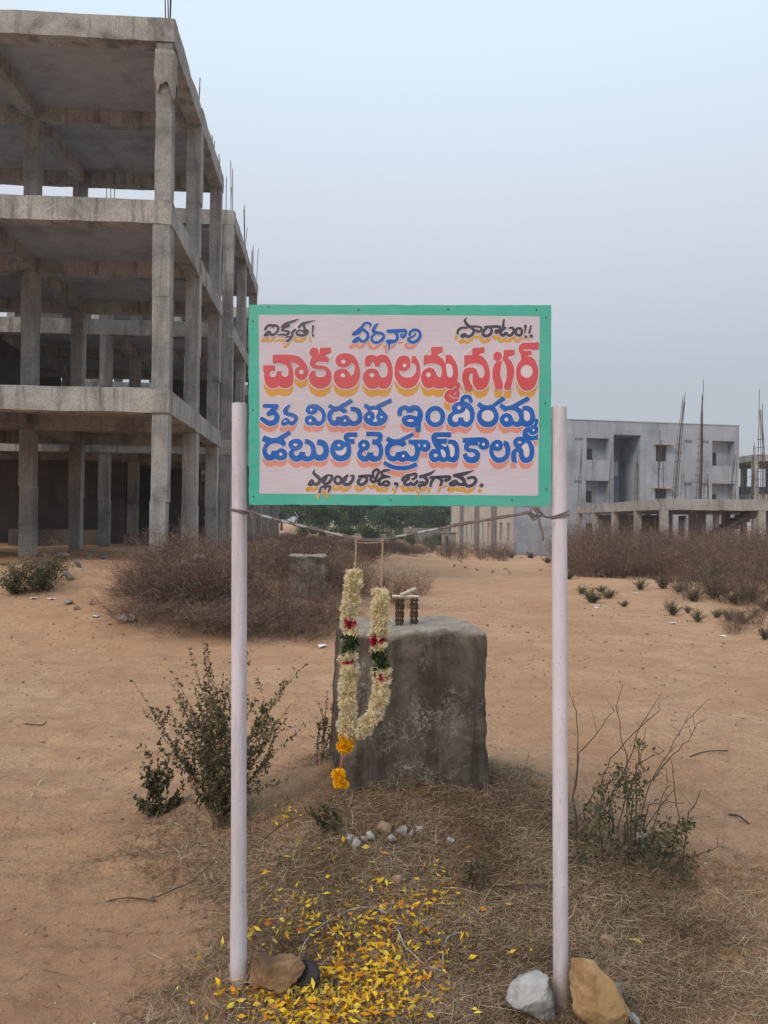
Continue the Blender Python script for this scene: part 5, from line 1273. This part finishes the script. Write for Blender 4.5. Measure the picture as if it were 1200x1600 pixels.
wire('fallen_twig', 'short brown twig on open sand right of the twiggy shrub', [(1139, 1273), (1155, 1281), (1170, 1289)], .005, 'bark', .004, 'twig'); wire('fallen_twig', 'thin pale twig on open sand above the twiggy shrub', [(1078, 1183), (1105, 1178), (1137, 1175)], .004, 'bark', .004, 'twig')
wire('fallen_twig', 'pale straw stalk lying on the sand by the paired sticks', [(48, 1239), (65, 1222), (80, 1216)], .003, 'stick', .004, 'twig'); wire('fallen_twig', 'bent dark stick half buried in sand left of the shrubs', [(39, 1132), (54, 1136), (67, 1133), (72, 1130)], .004, 'bark', .004, 'twig')
def leaf_thing(px, py, L, ang, label, col):
    g = ground(px, py); n = 7; vs = []
    for i in range(n):
        f = i / (n - 1); w_ = math.sin(math.pi * min(f * 1.05, 1)) * .2 * L + .0008
        for s in (-1, 0, 1): vs.append((f * L - L / 2, s * w_, .006 * (abs(s)) + .006 * math.sin(f * 3)))
    mb = MB(); mb.add(vs, [(i * 3 + j, i * 3 + j + 1, i * 3 + j + 4, i * 3 + j + 3) for i in range(n - 1) for j in range(2)]); return tag(mb.build('fallen_leaf', M[col], None, True, (g.x, g.y, g.z + .008), (0, .1, ang)), label, 'leaf')
M['yleaf'] = mat_noise('yellow leaf', (.58, .48, .05), (.68, .60, .12), 60, .6)
leaf_thing(993, 1477, .05, -.5, 'single yellow leaf fallen on the straw right of the right post', 'yleaf')
# litter
def litter(px, py, s, mat, label, seed, cat='litter', flat=.5, group=None, up=0):
    g = ground(px, py); bm = bmesh.new(); bmesh.ops.create_grid(bm, x_segments=7, y_segments=7, size=1)
    for v in bm.verts:
        q = v.co * 1.3 + Vector((seed, seed * 2, 0)); v.co = Vector((v.co.x * s, v.co.y * s * .7, s * flat * (mnoise.noise(q * 1.2) + .6 * mnoise.noise(q * 3)) + s * flat * .5)) + mnoise.noise_vector(q * 2) * s * .35
    me = bpy.data.meshes.new('litter'); bm.to_mesh(me); bm.free(); me.materials.append(M[mat]); o = link('crumpled_wrapper', me, None, (g.x, g.y, g.z + .01 + up), (0, 0, seed)); return tag(o, label, cat, group)
litter(200, 972, .10, 'paper', 'crumpled white plastic bag lying in front of the thicket', 1, 'bag', 1.0)
litter(311, 912, .11, 'paper', 'pale plastic sheet caught on top of the thicket shrubs', 2, 'bag', .5, None, .35); litter(291, 914, .08, 'paper', 'torn white wrapper caught in the thicket beside the pale sheet', 3, 'wrapper', .4, None, .3)
litter(307, 950, .07, 'bag_green', 'green plastic scrap caught in the thicket', 4, 'wrapper', .5, None, .3); litter(503, 1012, .06, 'paper', 'bluish white scrap on the sand at the thicket front edge', 5, 'wrapper', .4)
litter(149, 964, .045, 'paper', 'white scrap on the sand left of the crumpled bag', 6, 'wrapper', .4)
for i, (x, y) in enumerate(((934, 947), (933, 950), (992, 927), (1052, 975), (1130, 995), (1145, 958), (705, 889), (52, 935), (80, 936), (917, 919))): litter(x, y, .055, 'paper', 'small white paper scrap strewn on the sandy ground', 10 + i, 'wrapper', .15, 'white paper scraps')

# ------------------------------------------------------------------ loose cover: straw, gravel, petals
def scatter_xy(n, fn, seed):
    rg = np.random.default_rng(seed); out_ = []
    while sum(len(o) for o in out_) < n:
        x = rg.uniform(-2.6, 4.2, 60000); y = rg.uniform(1.75, 7.5, 60000); k = rg.random(60000) < fn(x, y); out_.append(np.stack([x[k], y[k]], 1))
    return np.concatenate(out_)[:n]
def dens_straw(x, y):
    d = np.hypot(np.where(x < .2, (x - .2) / .78, (x - .2) / 1.1), (y - 2.9) / 1.35); a_ = ss(1.25, .55, d + .35 * vn(x * 3, y * 3))
    r_ = .27 * ss(1.0, .3, np.hypot((x - 1.45) / 1.0, (y - 2.75) / .9) + .3 * vn(x * 3 + 7, y * 3)); l_ = .4 * ss(1.0, .2, np.hypot((x + .75) / .5, (y - 3.3) / .6) + .3 * vn(x * 4, y * 4)); far_ = .022 * ss(.9, .1, np.hypot((x - .2) / 3.5, (y - 3.8) / 3.0))
    return np.clip(np.maximum.reduce([a_ * (.55 + .45 * (vn(x * 6, y * 6) > -.25)), r_, l_, far_]), 0, 1)
def straw():
    XY = scatter_xy(115000, dens_straw, 5); n = len(XY); rg = np.random.default_rng(6); az = rg.uniform(0, 6.28, n) ; L = rg.gamma(3, .0115, n) + .010; pit = np.abs(rg.normal(0, .25, n)); up = rg.random(n) < .06; pit[up] += rg.uniform(.3, .9, up.sum())
    z = gz(XY[:, 0], XY[:, 1]) + gfine(XY[:, 0], XY[:, 1]) + rg.uniform(0, .012, n) * dens_straw(XY[:, 0], XY[:, 1]) * 1.5 + .001
    d = np.stack([np.cos(az) * np.cos(pit), np.sin(az) * np.cos(pit), np.sin(pit)], 1); b0 = np.stack([XY[:, 0], XY[:, 1], z], 1); bend = rg.normal(size=(n, 3)) * .22; bend[:, 2] = -np.abs(bend[:, 2]) * .3
    paths = np.stack([b0, b0 + d * (L * .5)[:, None], b0 + (d + bend) * L[:, None]], 1)
    T = paths[:, 2] - paths[:, 0]; side = np.cross(T, np.array([0, 0, 1.0]) + rg.normal(size=(n, 3)) * .35); side /= np.linalg.norm(side, axis=1, keepdims=True) + 1e-9; wv = rg.uniform(.0005, .0013, n)[:, None, None] * np.array([1, .9, .35])[None, :, None]
    V = np.stack([paths - side[:, None] * wv, paths + side[:, None] * wv], 2).reshape(-1, 3); k = (np.arange(n) * 6)[:, None]; Fq = np.concatenate([np.concatenate([k, k + 1, k + 3, k + 2], 1), np.concatenate([k + 2, k + 3, k + 5, k + 4], 1)])
    tone = np.clip(.50 + .28 * vn(XY[:, 0] * 5, XY[:, 1] * 5) + rg.normal(0, .30, n), 0, 1); o = np_mesh('dry_grass', V, Fq, M['straw'], np.repeat(tone, 6)); tag(o, 'dead straw-coloured grass lying over the mound round the sign', 'grass', None, 'stuff')
straw()
def gravel():
    rg = np.random.default_rng(9); n = 9000; r_ = 2.0 * np.exp(rg.uniform(0, 2.1, n)); th = rg.uniform(-.62, .62, n); X = np.sin(th) * r_; Y = np.cos(th) * r_; s = rg.gamma(2, .0014, n) + .0012; s *= np.clip(r_ / 4, .8, 2.6)
    z = gz(X, Y) + gfine(X, Y); octv = np.array([[1, 0, 0], [-1, 0, 0], [0, 1, 0], [0, -1, 0], [0, 0, .7], [0, 0, -.7]], float); octf = np.array([[0, 2, 4], [2, 1, 4], [1, 3, 4], [3, 0, 4], [2, 0, 5], [1, 2, 5], [3, 1, 5], [0, 3, 5]])
    a = rg.uniform(0, 6.28, n); c_, s_ = np.cos(a), np.sin(a); ov = octv[None] * rg.uniform(.5, 1.3, (n, 6, 1)); V = np.stack([ov[..., 0] * c_[:, None] - ov[..., 1] * s_[:, None], ov[..., 0] * s_[:, None] + ov[..., 1] * c_[:, None], ov[..., 2]], -1) * s[:, None, None] + np.stack([X, Y, z + s * .3], 1)[:, None]
    Fq = (octf[None] + (np.arange(n) * 6)[:, None, None]).reshape(-1, 3); m = mat_attr('gravel', [(0, (.20, .125, .085)), (.5, (.34, .215, .14)), (.85, (.44, .30, .21)), (1, (.60, .55, .50))], .9); o = np_mesh('gravel', V.reshape(-1, 3), Fq, m, np.repeat(rg.random(n), 6)); tag(o, 'fine gravel and crumbs of earth strewn over the sand', 'gravel', None, 'stuff')
gravel()
def petals():
    rg = np.random.default_rng(12); P_ = []
    clus = [(565, 1545, 66, 34, 450), (525, 1584, 78, 20, 420), (470, 1570, 45, 25, 110), (600, 1510, 60, 50, 230), (545, 1475, 70, 40, 200), (620, 1430, 45, 32, 130), (690, 1395, 14, 18, 30), (470, 1470, 50, 40, 50), (450, 1280, 12, 9, 22), (690, 1480, 30, 30, 30), (560, 1420, 110, 60, 70), (400, 1580, 30, 10, 40), (345, 1572, 25, 8, 16), (600, 1500, 130, 70, 70), (440, 1420, 40, 50, 24), (390, 1420, 14, 40, 6), (505, 1350, 60, 40, 10)]
    for x, y, a_, c_, n in clus:
        for i in range(n):
            px, py = rg.normal(x, a_), rg.normal(y, c_)
            if 355 < px < 390 and py < 1550 or py > 1660 or py < 1255: continue
            P_.append(tuple(ground(px, py)))
    P_ = np.array(P_); n = len(P_); P_[:, 2] += rg.uniform(.014, .034, n); D = rg.normal(size=(n, 3)); D[:, 2] *= .35; V, Fq, A = leaves(P_, np.clip(rg.gamma(5, .0052, n), .010, .038), rg.random(n), rg.uniform(.22, .5, (n, 1)), D)
    o = np_mesh('marigold_petals', V, Fq, M['petal'], A); tag(o, 'loose orange and yellow marigold petals strewn under the sign', 'petals', None, 'stuff')
petals()

# ------------------------------------------------------------------ air
def haze():
    mb = MB(); mb.box((-160, -40, -3), (160, 190, 16)); m = bpy.data.materials.new('dusty air'); m.use_nodes = True; t = m.node_tree; t.nodes.clear()
    o = N(t, 'ShaderNodeOutputMaterial'); v = N(t, 'ShaderNodeVolumePrincipled'); v.inputs['Color'].default_value = (.80, .86, .95, 1); v.inputs['Density'].default_value = .0012; v.inputs['Anisotropy'].default_value = .2
    t.links.new(v.outputs[0], o.inputs['Volume']); tag(mb.build('haze', m), 'thin dusty evening air over the whole place', 'haze', None, 'stuff')
haze()
